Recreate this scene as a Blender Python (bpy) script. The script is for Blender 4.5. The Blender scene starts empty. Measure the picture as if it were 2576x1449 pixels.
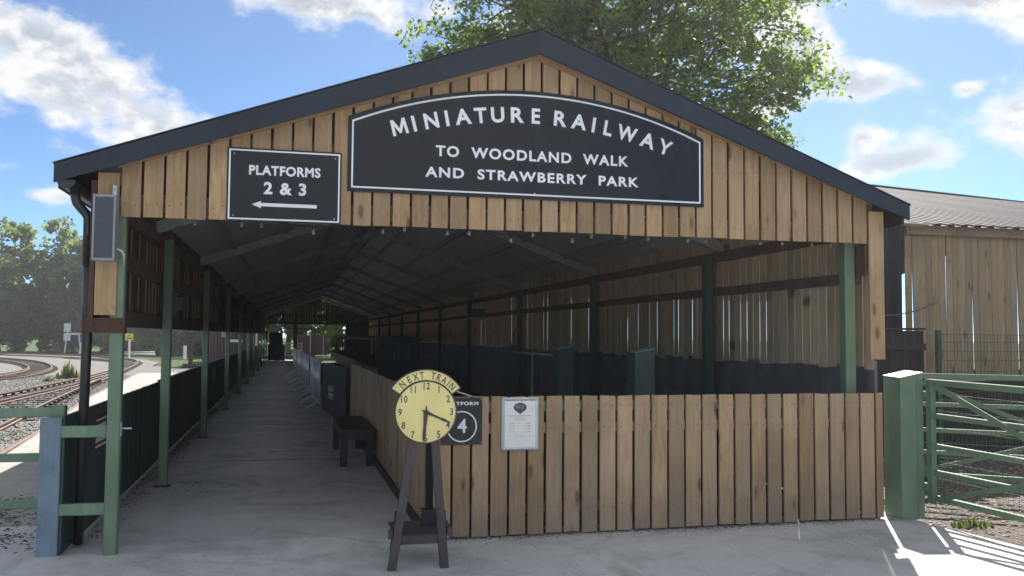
import bpy, math, random
import numpy as np
from mathutils import Vector, Matrix
random.seed(7)
R_ = math.radians
scene = bpy.context.scene
col = scene.collection

# ------------------------------------------------------------------ camera
CF = Vector((0.24106424, 0.96900896, 0.05394133)); CR = Vector((0.97029809, -0.24179839, 0.00742717)); CU = Vector((-0.02023992, -0.05054875, 0.99851648))
cd = bpy.data.cameras.new('camera'); camera = bpy.data.objects.new('camera', cd); col.objects.link(camera)
m = Matrix.Identity(4)
for i in range(3):
    m[i][0] = CR[i]; m[i][1] = CU[i]; m[i][2] = -CF[i]
m[0][3], m[1][3], m[2][3] = 2.518, -7.098, 1.6
camera.matrix_world = m
cd.sensor_width = 36; cd.lens = 36 * 2262.8 / 2576; cd.clip_start = 0.05; cd.clip_end = 3000
scene.camera = camera

# ------------------------------------------------------------------ light, sky, exposure
SUN_AZ, SUN_EL = R_(31), R_(43)          # azimuth measured from +Y towards +X
sun_dir = Vector((math.sin(SUN_AZ) * math.cos(SUN_EL), math.cos(SUN_AZ) * math.cos(SUN_EL), math.sin(SUN_EL)))
sl = bpy.data.lights.new('sun', 'SUN'); sl.energy = 3.0; sl.angle = R_(0.5); sl.color = (1.0, 0.96, 0.90)
so = bpy.data.objects.new('sun', sl); col.objects.link(so); so.location = (20, 30, 40)
so.rotation_euler = sun_dir.to_track_quat('Z', 'Y').to_euler()
EXPOSURE = 2.1
scene.view_settings.view_transform = 'Standard'
try: scene.view_settings.look = 'None'
except Exception: pass
scene.view_settings.exposure = EXPOSURE; scene.view_settings.gamma = 1.0
scene.view_settings.use_curve_mapping = False

class NT:
    """small helper around a node tree"""
    def __init__(s, nt): s.nt = nt; s.n = nt.nodes; s.l = nt.links
    def node(s, t, **kw):
        n = s.n.new(t)
        for k, v in kw.items():
            if k in n.inputs.keys() if isinstance(k, str) else False: s.set(n, k, v)
            else: setattr(n, k, v)
        return n
    def set(s, n, k, v):
        if isinstance(v, bpy.types.NodeSocket): s.l.new(v, n.inputs[k])
        else: n.inputs[k].default_value = v
    def math(s, op, a, b=None, clamp=False):
        n = s.n.new('ShaderNodeMath'); n.operation = op; n.use_clamp = clamp
        s.set(n, 0, a)
        if b is not None: s.set(n, 1, b)
        return n.outputs[0]
    def vmath(s, op, a, b=None):
        n = s.n.new('ShaderNodeVectorMath'); n.operation = op
        s.set(n, 0, a)
        if b is not None: s.set(n, 1, b)
        return n.outputs['Value'] if op in ('DOT_PRODUCT', 'LENGTH') else n.outputs[0]
    def scale(s, v, f):
        n = s.n.new('ShaderNodeVectorMath'); n.operation = 'SCALE'; s.set(n, 0, v); s.set(n, 'Scale', f); return n.outputs[0]
    def noise(s, vec, scale, detail=4, rough=0.55, dist=0.0):
        n = s.n.new('ShaderNodeTexNoise'); s.set(n, 'Vector', vec); n.inputs['Scale'].default_value = scale
        n.inputs['Detail'].default_value = detail; n.inputs['Roughness'].default_value = rough; n.inputs['Distortion'].default_value = dist
        return n.outputs[0]
    def ramp(s, v, lo, hi, a=0.0, b=1.0, smooth=False):
        n = s.n.new('ShaderNodeMapRange'); n.clamp = True
        if smooth: n.interpolation_type = 'SMOOTHSTEP'
        s.set(n, 'Value', v)
        for k, x in (('From Min', lo), ('From Max', hi), ('To Min', a), ('To Max', b)): s.set(n, k, x)
        return n.outputs[0]
    def mix(s, f, a, b, mode='MIX'):
        n = s.n.new('ShaderNodeMix'); n.data_type = 'RGBA'; n.blend_type = mode
        s.set(n, 0, f)
        for i, x in ((6, a), (7, b)):
            if isinstance(x, (tuple, list)): x = tuple(x)[:3] + (1,)
            s.set(n, i, x)
        return n.outputs[2]

world = bpy.data.worlds.new('World'); scene.world = world; world.use_nodes = True
w = NT(world.node_tree); w.n.clear()
sky = w.n.new('ShaderNodeTexSky'); sky.sky_type = 'NISHITA'; sky.sun_disc = False
sky.sun_elevation = SUN_EL; sky.sun_rotation = SUN_AZ; sky.air_density = 0.33; sky.dust_density = 0.3; sky.ozone_density = 4.0
tc = w.n.new('ShaderNodeTexCoord'); D = w.vmath('NORMALIZE', tc.outputs['Generated'])
def puffs(dvec, det=6):
    v_ = w.vmath('MULTIPLY', dvec, (1, 1, 1.5))
    a = w.noise(v_, 8.0, 1, .5); b = w.noise(v_, 19.0, det, .60)
    return w.math('ADD', w.math('MULTIPLY', a, .55), w.math('MULTIPLY', b, .75))
def heap_field(dvec):
    tot = None
    # cumulus heaps: direction (x, y, z), half width, half height, tilt, weight
    heaps = [((-.2250, .9470, .2720), .105, .030, -.42, 1.0), ((-.205, .95, .232), .085, .030, -.30, .82), ((-.135, .965, .205), .070, .036, -.35, .98), ((.0380, .9411, .3440), .105, .028, -.03, 1.1),
             ((.5000, .8090, .3020), .034, .058, -.25, 1.0), ((.545, .80, .262), .070, .020, .0, .95), ((.50, .82, .245), .05, .022, .3, .85),
             ((.6200, .7100, .3330), .105, .028, -.3, 1.05), ((.690, .68, .302), .05, .022, -.3, .9), ((.5937, .7837, .1800), .070, .016, .12, .9), ((.572, .80, .200), .020, .022, 0, .9), ((.6850, .7000, .2150), .042, .034, .3, .95), ((.692, .70, .178), .03, .03, 0, .9),
             ((-.2249, .9650, .1345), .026, .008, 0, .75), ((.64, .735, .245), .016, .009, 0, .8), ((-.13, .935, .352), .040, .012, -.2, .75),
             ((-.17, .96, .172), .08, .010, -.15, .62), ((.30, .90, .30), .10, .04, 0, .9), ((.15, .93, .345), .03, .02, 0, .8)]
    for c, rx, ry, rot, wt in heaps:
        c = Vector(c).normalized(); r = c.cross(Vector((0, 0, 1))).normalized(); u = r.cross(c)
        a = (r * math.cos(rot) + u * math.sin(rot)) / rx; b = (-r * math.sin(rot) + u * math.cos(rot)) / ry
        dv = w.vmath('SUBTRACT', dvec, tuple(c)); cb = w.n.new('ShaderNodeCombineXYZ')
        w.set(cb, 0, w.vmath('DOT_PRODUCT', dv, tuple(a))); w.set(cb, 1, w.vmath('DOT_PRODUCT', dv, tuple(b))); w.set(cb, 2, w.vmath('DOT_PRODUCT', dv, tuple(c / .5)))
        q = w.vmath('DOT_PRODUCT', cb.outputs[0], cb.outputs[0])
        g = w.math('MULTIPLY', w.math('EXPONENT', w.math('MULTIPLY', q, -0.75)), wt)
        tot = g if tot is None else w.math('MAXIMUM', tot, g)
    # fair weather clouds over the unseen sky, cover widened for more diffuse light
    sp = w.n.new('ShaderNodeSeparateXYZ'); w.set(sp, 0, dvec)
    away = w.ramp(w.vmath('DOT_PRODUCT', dvec, tuple(CF)), .84, .70)
    big = w.noise(w.vmath('MULTIPLY', dvec, (1, 1, 1.7)), 3.2, 2, 0.5)
    wide = w.math('MULTIPLY', w.ramp(big, .36, .54), w.math('MULTIPLY', away, w.ramp(sp.outputs[2], .03, .12)))
    return w.math('MAXIMUM', tot, wide)
tang = (sun_dir + Vector((0, 0, .8))).normalized()
H0 = heap_field(D); p0 = puffs(D); p1 = puffs(w.vmath('ADD', D, tuple(tang * .016)), 4)
d0 = w.math('ADD', H0, w.math('MULTIPLY', w.math('SUBTRACT', p0, .65), 2.2))
alpha = w.ramp(d0, .30, .80, 0, .97, True)
lit = w.ramp(w.math('SUBTRACT', p0, p1), -.09, .12, 0, 1, True)
thick = w.ramp(H0, .45, 1.0)
cl_dark = w.mix(thick, (.74, .81, .90), (.50, .56, .65)); cl_col = w.mix(lit, cl_dark, (1.0, 1.0, .99))
cl_col = w.mix(w.ramp(d0, .78, .50), cl_col, (.95, .975, 1.0))
# clouds opposite the sun show lit sides, boosted to lift the shaded front
front = w.ramp(w.vmath('DOT_PRODUCT', D, tuple(sun_dir)), .65, -.3, 1.0, 1.8)
cl_col = w.mix(1.0, cl_col, front, 'MULTIPLY')
SKY = 0.05
CLOUD = 0.225
skyc = w.mix(1.0, sky.outputs[0], (.80, 1.0, 1.0), 'MULTIPLY')
cl = w.mix(1.0, cl_col, (CLOUD / SKY, CLOUD / SKY, CLOUD / SKY), 'MULTIPLY')
bg = w.n.new('ShaderNodeBackground'); bg.inputs['Strength'].default_value = SKY
w.l.new(w.mix(alpha, skyc, cl), bg.inputs[0])
world.cycles.sampling_method = 'MANUAL'; world.cycles.sample_map_resolution = 512
wo = w.n.new('ShaderNodeOutputWorld'); w.l.new(bg.outputs[0], wo.inputs[0])

# ------------------------------------------------------------------ materials
MATS = {}
def s2l(*c):
    return tuple(((x / 255) / 12.92 if x / 255 <= .04045 else ((x / 255 + .055) / 1.055) ** 2.4) for x in c)
def base(name):
    m = bpy.data.materials.new(name); m.use_nodes = True; t = NT(m.node_tree); b = t.n['Principled BSDF']; MATS[name] = m
    return t, b
def coords(t, kind='Object', rand=True):
    c = t.n.new('ShaderNodeTexCoord').outputs[kind]
    if rand:
        oi = t.n.new('ShaderNodeObjectInfo')
        c = t.vmath('ADD', c, t.vmath('MULTIPLY', oi.outputs['Random'], (37.1, 11.3, 53.7)))
        return c, oi.outputs['Random']
    return c
def bump(t, b, h, strength=.3, dist=.01):
    n = t.n.new('ShaderNodeBump'); n.inputs['Strength'].default_value = strength; n.inputs['Distance'].default_value = dist
    t.set(n, 'Height', h); t.l.new(n.outputs[0], b.inputs['Normal'])
def paint(name, c, rough=.5, var=.18, metal=0.0, scale=6, spec=.5, wear=None, grain=False):
    t, b = base(name); v, rnd = coords(t)
    n = t.noise(v, scale, 5, .6)
    lo = tuple(x * (1 - var) for x in c); hi = tuple(x * (1 + var) for x in c)
    cc = t.mix(t.ramp(n, .3, .7), lo, hi)
    cc = t.mix(1.0, cc, t.ramp(t.math('FRACT', t.math('MULTIPLY', rnd, 57.31)), 0, 1, 1 - var * .7, 1 + var * .7), 'MULTIPLY')
    if grain:
        g = t.noise(t.vmath('MULTIPLY', v, (40, 40, 2.5)), 1, 3)
        cc = t.mix(t.ramp(g, .35, .75, 0, .35), cc, tuple(x * .55 for x in c))
        bump(t, b, g, .25, .004)
    if wear:
        k = t.noise(v, 18, 6, .7); cc = t.mix(t.ramp(k, .64, .72), cc, wear)
    t.set(b, 'Base Color', cc); b.inputs['Roughness'].default_value = rough; b.inputs['Metallic'].default_value = metal
    b.inputs['Specular IOR Level'].default_value = spec
    if not grain:
        t.set(b, 'Roughness', t.ramp(t.noise(v, scale * 2.3, 4), .3, .7, rough * .8, min(1, rough * 1.2)))
    return MATS[name]
def wood(name, c1, c2, knot=(.10, .055, .03), grey=(.30, .27, .24), greyamt=.25, rough=.75, dirt=0.0, knots=True, axis='Z', spread=.45):
    t, b = base(name); v, rnd = coords(t)
    st = (34, 34, 1.3) if axis == 'Z' else ((34, 1.3, 34) if axis == 'Y' else (1.3, 34, 34))
    wob = t.noise(v, 2.3, 2)
    vv = t.vmath('ADD', t.vmath('MULTIPLY', v, st), t.scale(t.vmath('MULTIPLY', wob, (3.5, 3.5, 0)), 1.0))
    g = t.noise(vv, 1.0, 6, .62)
    cc = t.mix(t.ramp(g, .32, .70), c1, c2)
    # tone of each plank
    w2 = t.n.new('ShaderNodeTexWhiteNoise'); w2.noise_dimensions = '1D'; t.set(w2, 'W', t.math('MULTIPLY', rnd, 91.7))
    tone = t.ramp(w2.outputs[0], 0, 1, 1 - spread, 1 + spread * .35)
    cc = t.mix(1.0, cc, tone, 'MULTIPLY')
    cc = t.mix(t.math('MULTIPLY', t.ramp(t.math('FRACT', t.math('MULTIPLY', rnd, 713.3)), .2, 1), greyamt), cc, grey)
    stain = t.noise(v, 1.6, 4, .6); cc = t.mix(t.ramp(stain, .47, .72, 0, .55), cc, tuple(x * .55 for x in c1))
    if knots:
        vo = t.n.new('ShaderNodeTexVoronoi'); vo.inputs['Scale'].default_value = 1.0; vo.inputs['Randomness'].default_value = 1.0
        kst = {'Z': (9, .01, 2.6), 'Y': (.01, 2.6, 9), 'X': (2.6, .01, 9)}[axis]
        t.set(vo, 'Vector', t.vmath('ADD', t.vmath('MULTIPLY', v, kst), t.scale(t.vmath('MULTIPLY', wob, (.4, 0, .2)), 1)))
        gate = t.math('GREATER_THAN', t.math('FRACT', t.math('MULTIPLY', t.vmath('DOT_PRODUCT', vo.outputs['Color'], (1, 1.7, .3)), 3.1)), .50)
        k = t.math('MULTIPLY', t.ramp(vo.outputs['Distance'], .20, .11), gate)
        k2 = t.math('MULTIPLY', t.ramp(vo.outputs['Distance'], .34, .12), gate)
        cc = t.mix(t.math('MULTIPLY', k2, .35), cc, tuple(x * .6 for x in c1)); cc = t.mix(t.math('MULTIPLY', k, .75), cc, knot)
    if dirt:
        geo = t.n.new('ShaderNodeNewGeometry'); sp = t.n.new('ShaderNodeSeparateXYZ'); t.set(sp, 0, geo.outputs['Position'])
        dn = t.math('ADD', sp.outputs[2], t.math('MULTIPLY', t.math('SUBTRACT', t.noise(v, 5, 4), .5), .55))
        cc = t.mix(t.ramp(dn, .55, -.05, 0, dirt), cc, (.15, .135, .12))
    t.set(b, 'Base Color', cc); b.inputs['Roughness'].default_value = rough; b.inputs['Specular IOR Level'].default_value = .25
    bump(t, b, g, .35, .006)
    return MATS[name]

wood('gable_timber', (.315, .195, .102), (.470, .315, .176), grey=(.34, .255, .175), greyamt=.3, spread=.32)
wood('fence_timber', (.33, .211, .115), (.495, .338, .193), grey=(.36, .285, .21), greyamt=.4, dirt=.45, spread=.34)
wood('wall_timber', (.52, .37, .23), (.72, .55, .37), grey=(.54, .46, .37), greyamt=.35, spread=.32)  # inner boards made paler, veiling glare included in the colour
wood('barn_timber', (.26, .180, .102), (.38, .280, .168), grey=(.28, .23, .175), greyamt=.5, spread=.3)
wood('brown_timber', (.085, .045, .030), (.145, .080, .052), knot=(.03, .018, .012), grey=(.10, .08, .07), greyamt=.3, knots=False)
wood('rail_brown', (.125, .08, .06), (.19, .125, .095), knots=False, axis='Y', greyamt=.3)
wood('stain_dark', (.030, .024, .024), (.058, .046, .044), knots=False, grey=(.07, .06, .06), greyamt=.3)
paint('clock_brown', (.055, .043, .044), .5, .3, grain=True)
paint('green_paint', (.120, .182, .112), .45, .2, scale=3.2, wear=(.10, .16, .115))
paint('green_timber', (.145, .225, .140), .5, .18, scale=5, grain=True)
paint('dark_green', (.030, .054, .052), .6, .35, scale=5, grain=True)
paint('blue_timber', (.155, .215, .265), .55, .22, scale=5, grain=True, wear=(.20, .26, .30))
paint('slate_metal', (.009, .017, .028), .36, .25, scale=3, spec=.34)
paint('black_sign', (.005, .007, .010), .2, .2, scale=4, spec=.28)
paint('white_print', (.72, .74, .76), .45, .06)
paint('white_paint', (.70, .70, .68), .5, .12)
paint('black_plastic', (.012, .013, .015), .35, .3)
paint('black_paint', (.014, .014, .016), .45, .3)
paint('grille', (.055, .065, .078), .7, .12, scale=40)
paint('alu', (.55, .57, .60), .35, .1, metal=.6)
paint('galv', (.46, .50, .54), .42, .2, metal=.35, scale=14)
paint('cream', (.78, .66, .26), .42, .07, scale=5)
paint('speaker_alu', (.22, .24, .27), .4, .12)
paint('low_wall', (.135, .125, .13), .8, .3, scale=3, grain=True)  # dark stain lightened, the glare veil is put into its colour
paint('nail', (.05, .04, .035), .6, .3)
paint('clock_ink', (.045, .036, .038), .55, .1)
paint('paper', (.74, .73, .68), .7, .05, scale=9)
paint('print_grey', (.28, .27, .29), .8, .1)
paint('emblem', (.085, .07, .10), .7, .1)
paint('emblem_ink', (.30, .27, .33), .7, .1)
paint('rust_rail', (.17, .105, .070), .5, .4, metal=.3, scale=12)
paint('rail_head', (.46, .42, .38), .32, .2, metal=.8, scale=12)
paint('sleeper', (.055, .047, .042), .9, .4, scale=8)
paint('chair_iron', (.045, .035, .030), .7, .4, metal=.3, scale=12)
paint('maroon', (.060, .024, .022), .6, .2, scale=3)
paint('yellow', (.75, .55, .06), .5, .1)
paint('ceiling', (.47, .48, .51), .8, .12, scale=1.2)
paint('frame_grey', (.28, .29, .315), .6, .2)
paint('green_paint_dimmed', (.055, .088, .080), .5, .2)  # same paint as green_paint, interior dimness and veil put into the colour
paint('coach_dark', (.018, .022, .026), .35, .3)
paint('wire_green', (.05, .085, .06), .6, .2, spec=.2)
paint('barrier_alu', (.62, .66, .70), .45, .12)
paint('cable', (.10, .10, .11), .6, .2)
paint('cable_white', (.6, .6, .6), .6, .1)
paint('barn_side', (.012, .017, .026), .5, .3, scale=2)
paint('bark_tree', (.085, .068, .052), .9, .4, scale=6)
paint('old_grey', (.25, .26, .27), .6, .2)
paint('dull_red', (.22, .05, .05), .6, .2)
paint('dull_blue', (.07, .11, .16), .6, .3)

# glass of the bulbs
t, b = base('bulb_glass'); b.inputs['Base Color'].default_value = (.95, .95, .92, 1); b.inputs['Roughness'].default_value = .05; b.inputs['Transmission Weight'].default_value = .92; b.inputs['IOR'].default_value = 1.4
# window glass of the carriage
t, b = base('window_glass'); b.inputs['Base Color'].default_value = (.5, .55, .55, 1); b.inputs['Roughness'].default_value = .05; b.inputs['Transmission Weight'].default_value = .9; b.inputs['IOR'].default_value = 1.1

def concrete(name, c, dark, light, rough=.85, stain=.55, blotch=1.1):
    t, b = base(name); v = coords(t, 'Object', False)
    n1 = t.noise(v, .55, 6, .62, .4); n2 = t.noise(v, 3.2, 8, .7); n3 = t.noise(v, 42, 4, .7); n4 = t.noise(t.vmath('MULTIPLY', v, (1, .25, 1)), 2.2, 6, .65, .6)
    cc = t.mix(t.ramp(n1, .32, .68), dark, light); cc = t.mix(t.ramp(n2, .35, .7, 0, .55), cc, c)
    cc = t.mix(t.ramp(n4, .55, .74, 0, stain), cc, tuple(x * .45 for x in c))
    cc = t.mix(t.ramp(n3, .30, .45, .42, 0), cc, tuple(x * .5 for x in c)); cc = t.mix(t.ramp(n3, .62, .74, 0, .3), cc, tuple(min(1, x * 1.4) for x in c))
    # fine brushed finish
    br = t.noise(t.vmath('MULTIPLY', v, (3, 90, 1)), 1, 3)
    cc = t.mix(t.ramp(br, .35, .7, 0, .16), cc, tuple(x * .6 for x in c))
    big = t.noise(v, .9, 7, .72, 1.2); cc = t.mix(t.ramp(big, .49, .66, 0, stain), cc, tuple(x * .40 for x in c)); cc = t.mix(t.ramp(t.noise(t.vmath('MULTIPLY', v, (1, .45, 1)), 5.5, 7, .75, .8), .56, .70, 0, .45), cc, tuple(x * .55 for x in c))
    ck_ = t.n.new('ShaderNodeTexVoronoi'); ck_.feature = 'DISTANCE_TO_EDGE'; ck_.inputs['Scale'].default_value = .42
    t.set(ck_, 'Vector', t.vmath('ADD', v, t.scale(t.vmath('SUBTRACT', t.vmath('MULTIPLY', t.noise(v, 1.7, 5, .7), (1, 1, 1)), (.5, .5, .5)), .8)))
    cc = t.mix(t.math('MULTIPLY', t.ramp(ck_.outputs['Distance'], .006, .001), t.ramp(n1, .48, .62, 0, .4)), cc, (.10, .096, .092))
    vo = t.n.new('ShaderNodeTexVoronoi'); vo.feature = 'F1'; vo.inputs['Scale'].default_value = 3.1; t.set(vo, 'Vector', v)
    cc = t.mix(t.ramp(vo.outputs['Distance'], .045, .02, 0, .55), cc, (.03, .028, .026))
    t.set(b, 'Base Color', cc); t.set(b, 'Roughness', t.ramp(n2, .3, .7, rough - .12, rough + .08)); b.inputs['Specular IOR Level'].default_value = .3
    bump(t, b, t.math('ADD', t.math('MULTIPLY', n3, .5), n2), .35, .008)
    return MATS[name]
concrete('apron_concrete', (.50, .498, .495), (.42, .419, .418), (.56, .555, .548), stain=.48)
concrete('walk_concrete', (.46, .458, .46), (.36, .36, .362), (.52, .518, .518), stain=.6)
concrete('platform_concrete', (.31, .295, .265), (.26, .245, .22), (.355, .335, .30), stain=.4)
def loose(name, cols, scale, bscale=.8, green=None):
    t, b = base(name); v = coords(t, 'Object', False)
    vo = t.n.new('ShaderNodeTexVoronoi'); vo.inputs['Scale'].default_value = scale; t.set(vo, 'Vector', v)
    n = t.noise(v, .35, 5, .6); n2 = t.noise(v, 7, 5, .7)
    sp = t.n.new('ShaderNodeSeparateColor'); t.set(sp, 0, vo.outputs['Color'])
    cc = t.mix(sp.outputs[0], cols[0], cols[1]); cc = t.mix(t.ramp(n, .42, .62), cc, cols[2]); cc = t.mix(t.ramp(n2, .5, .75, 0, .5), cc, tuple(x * .5 for x in cols[0]))
    cc = t.mix(t.ramp(vo.outputs['Distance'], .35, .75, 0, .7), cc, tuple(x * .3 for x in cols[0]))
    if green: cc = t.mix(t.ramp(t.noise(v, .8, 6, .7), .60, .68), cc, green)
    t.set(b, 'Base Color', cc); b.inputs['Roughness'].default_value = .95; b.inputs['Specular IOR Level'].default_value = .15
    bump(t, b, vo.outputs['Distance'], -bscale, .03)
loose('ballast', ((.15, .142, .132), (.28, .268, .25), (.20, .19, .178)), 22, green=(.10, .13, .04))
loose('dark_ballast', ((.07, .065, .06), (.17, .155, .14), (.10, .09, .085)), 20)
loose('bark_ground', ((.095, .078, .066), (.185, .158, .136), (.135, .113, .096)), 30)
loose('grass_ground', ((.045, .080, .022), (.085, .125, .036), (.062, .100, .030)), 9)
paint('stone', (.25, .238, .22), .9, .45, scale=1.1)
paint('chip', (.175, .15, .13), .9, .5, scale=1.1)
paint('litter', (.050, .036, .024), .95, .5, scale=2)

def leaf_mat(name, c1, c2, tr, amount=.45):
    t, b = base(name); geo = t.n.new('ShaderNodeNewGeometry')
    v = coords(t, 'Object', False); n = t.noise(v, .55, 3, .6)
    wn = t.n.new('ShaderNodeTexWhiteNoise'); wn.noise_dimensions = '1D'; t.set(wn, 'W', geo.outputs['Random Per Island'])
    cc = t.mix(t.math('ADD', t.math('MULTIPLY', wn.outputs[0], .55), t.ramp(n, .35, .65, 0, .45)), c1, c2)
    t.set(b, 'Base Color', cc); b.inputs['Roughness'].default_value = .5; b.inputs['Specular IOR Level'].default_value = .35
    tr_ = t.n.new('ShaderNodeBsdfTranslucent'); t.set(tr_, 0, t.mix(wn.outputs[0], tr, tuple(x * .7 for x in tr)))
    mx = t.n.new('ShaderNodeMixShader'); mx.inputs[0].default_value = amount; t.l.new(b.outputs[0], mx.inputs[1]); t.l.new(tr_.outputs[0], mx.inputs[2])
    t.l.new(mx.outputs[0], t.n['Material Output'].inputs[0])
leaf_mat('maple_leaf', (.055, .105, .024), (.130, .190, .042), (.26, .38, .06), .52)
leaf_mat('hedge_leaf', (.075, .130, .042), (.150, .205, .070), (.26, .36, .09), .5)
leaf_mat('far_leaf', (.09, .14, .03), (.18, .24, .05), (.36, .46, .10), .55)
leaf_mat('weed_leaf', (.08, .12, .03), (.15, .19, .06), (.16, .21, .05), .35)

# corrugated roof sheet: plain sheen
t, b = base('barn_sheet'); v, rnd = coords(t); n = t.noise(v, 1.2, 5)
t.set(b, 'Base Color', t.mix(t.ramp(n, .3, .7), (.060, .052, .053), (.10, .088, .087))); b.inputs['Roughness'].default_value = .7; b.inputs['Metallic'].default_value = .0; b.inputs['Specular IOR Level'].default_value = .2

# ------------------------------------------------------------------ geometry helpers
class G:
    def __init__(s): s.v = []; s.f = []; s.sm = []
    def add(s, vs, fs, smooth=False):
        k = len(s.v); s.v += [tuple(x) for x in vs]; s.f += [tuple(i + k for i in f) for f in fs]; s.sm += [smooth] * len(fs); return s
    def box(s, x0, x1, y0, y1, z0, z1):
        return s.add([(x0, y0, z0), (x1, y0, z0), (x1, y1, z0), (x0, y1, z0), (x0, y0, z1), (x1, y0, z1), (x1, y1, z1), (x0, y1, z1)],
                     [(0, 3, 2, 1), (4, 5, 6, 7), (0, 1, 5, 4), (1, 2, 6, 5), (2, 3, 7, 6), (3, 0, 4, 7)])
    def beam(s, a, b, wx, wy, up=(0, 0, 1), ch=0.0):
        """bar from a to b, section wx (sideways) by wy (along up), edges chamfered by ch"""
        a = Vector(a); b = Vector(b); d = (b - a).normalized(); u = Vector(up); u = (u - d * u.dot(d))
        if u.length < 1e-4: u = Vector((0, 1, 0)) - d * d.y
        u.normalize(); r = d.cross(u)
        hx, hy = wx / 2, wy / 2
        if ch > 0: pr = [(-hx + ch, -hy), (hx - ch, -hy), (hx, -hy + ch), (hx, hy - ch), (hx - ch, hy), (-hx + ch, hy), (-hx, hy - ch), (-hx, -hy + ch)]
        else: pr = [(-hx, -hy), (hx, -hy), (hx, hy), (-hx, hy)]
        n = len(pr); vs = [a + r * x + u * y for x, y in pr] + [b + r * x + u * y for x, y in pr]
        return s.add(vs, [tuple(range(n))[::-1], tuple(range(n, 2 * n))] + [(i, (i + 1) % n, (i + 1) % n + n, i + n) for i in range(n)])
    def tube(s, pts, r, n=8, caps=True, radii=None):
        pts = [Vector(p) for p in pts]; k0 = len(s.v); fs = []; vs = []; prev = None
        for i, p in enumerate(pts):
            d = (pts[min(i + 1, len(pts) - 1)] - pts[max(i - 1, 0)]).normalized()
            if prev is None:
                u = Vector((0, 0, 1)) if abs(d.z) < .9 else Vector((1, 0, 0))
            else: u = prev
            u = (u - d * u.dot(d)).normalized(); prev = u; q = d.cross(u); rr = radii[i] if radii else r
            vs += [p + (u * math.cos(2 * math.pi * j / n) + q * math.sin(2 * math.pi * j / n)) * rr for j in range(n)]
        for i in range(len(pts) - 1):
            for j in range(n):
                fs.append((i * n + j, i * n + (j + 1) % n, (i + 1) * n + (j + 1) % n, (i + 1) * n + j))
        s.add(vs, fs, True)
        if caps:
            s.f.append(tuple(k0 + j for j in range(n))[::-1]); s.sm.append(False)
            e = k0 + (len(pts) - 1) * n; s.f.append(tuple(e + j for j in range(n))); s.sm.append(False)
        return s
    def prism(s, poly, fn, d0, d1):
        """poly in 2D, fn(x, y, d) -> 3D"""
        n = len(poly); vs = [fn(x, y, d0) for x, y in poly] + [fn(x, y, d1) for x, y in poly]
        return s.add(vs, [tuple(range(n)), tuple(range(n, 2 * n))[::-1]] + [(i, i + n, (i + 1) % n + n, (i + 1) % n) for i in range(n)])
    def lathe(s, prof, c, n=12, axis='Z'):
        vs = []; fs = []
        for r, h in prof:
            for j in range(n):
                a = 2 * math.pi * j / n; x, y = r * math.cos(a), r * math.sin(a)
                vs.append((c[0] + x, c[1] + y, c[2] + h) if axis == 'Z' else (c[0] + x, c[1] - h, c[2] + y))
        for i in range(len(prof) - 1):
            for j in range(n): fs.append((i * n + j, i * n + (j + 1) % n, (i + 1) * n + (j + 1) % n, (i + 1) * n + j))
        return s.add(vs, fs, True)
FY = lambda x, y, d: (x, d, y)          # sheet standing in the front plane
WL = {}
def mesh_of(name, g, center):
    me = bpy.data.meshes.new(name); me.from_pydata([(a - center[0], b - center[1], c - center[2]) for a, b, c in g.v], [], g.f)
    if any(g.sm): me.polygons.foreach_set('use_smooth', g.sm)
    me.update(); return me
def fix_normals(me):
    import bmesh
    bm = bmesh.new(); bm.from_mesh(me); bmesh.ops.recalc_face_normals(bm, faces=bm.faces); bm.to_mesh(me); bm.free()
def obj(name, g, mat, parent=None, label=None, cat=None, group=None, kind=None, origin=None, fix=True):
    a = np.array(g.v); lo, hi = a.min(0), a.max(0)
    c = tuple(origin) if origin is not None else ((lo[0] + hi[0]) / 2, (lo[1] + hi[1]) / 2, lo[2] if parent is None else (lo[2] + hi[2]) / 2)
    c = tuple(float(x) for x in c)
    me = mesh_of(name, g, c)
    if fix: fix_normals(me)
    me.materials.append(MATS[mat]); o = bpy.data.objects.new(name, me); col.objects.link(o)
    place(o, c, parent); tag(o, label, cat, group, kind); return o
def place(o, c, parent):
    WL[o.name] = c
    if parent is not None:
        pl = WL[parent.name]; o.parent = parent; o.location = (c[0] - pl[0], c[1] - pl[1], c[2] - pl[2])
    else: o.location = c
def tag(o, label=None, cat=None, group=None, kind=None):
    if label: o['label'] = label
    if cat: o['category'] = cat
    if group: o['group'] = group
    if kind: o['kind'] = kind
    return o
def thing(name, loc, label, cat, group=None):
    e = bpy.data.objects.new(name, None); col.objects.link(e); e.empty_display_size = .2; WL[e.name] = tuple(loc); e.location = loc
    return tag(e, label, cat, group)
def share(o, loc_world, parent, name=None):
    c = o.copy(); c.name = name or o.name.split('.')[0]; col.objects.link(c); place(c, loc_world, parent); return c
def copy_thing(root, loc, label=None):
    r = root.copy(); col.objects.link(r); r.location = loc; WL[r.name] = tuple(loc)
    if label: r['label'] = label
    for ch in [o for o in root.children]:
        c = ch.copy(); col.objects.link(c); c.parent = r
        for g2 in [o for o in ch.children]:
            d = g2.copy(); col.objects.link(d); d.parent = c
    return r
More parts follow.
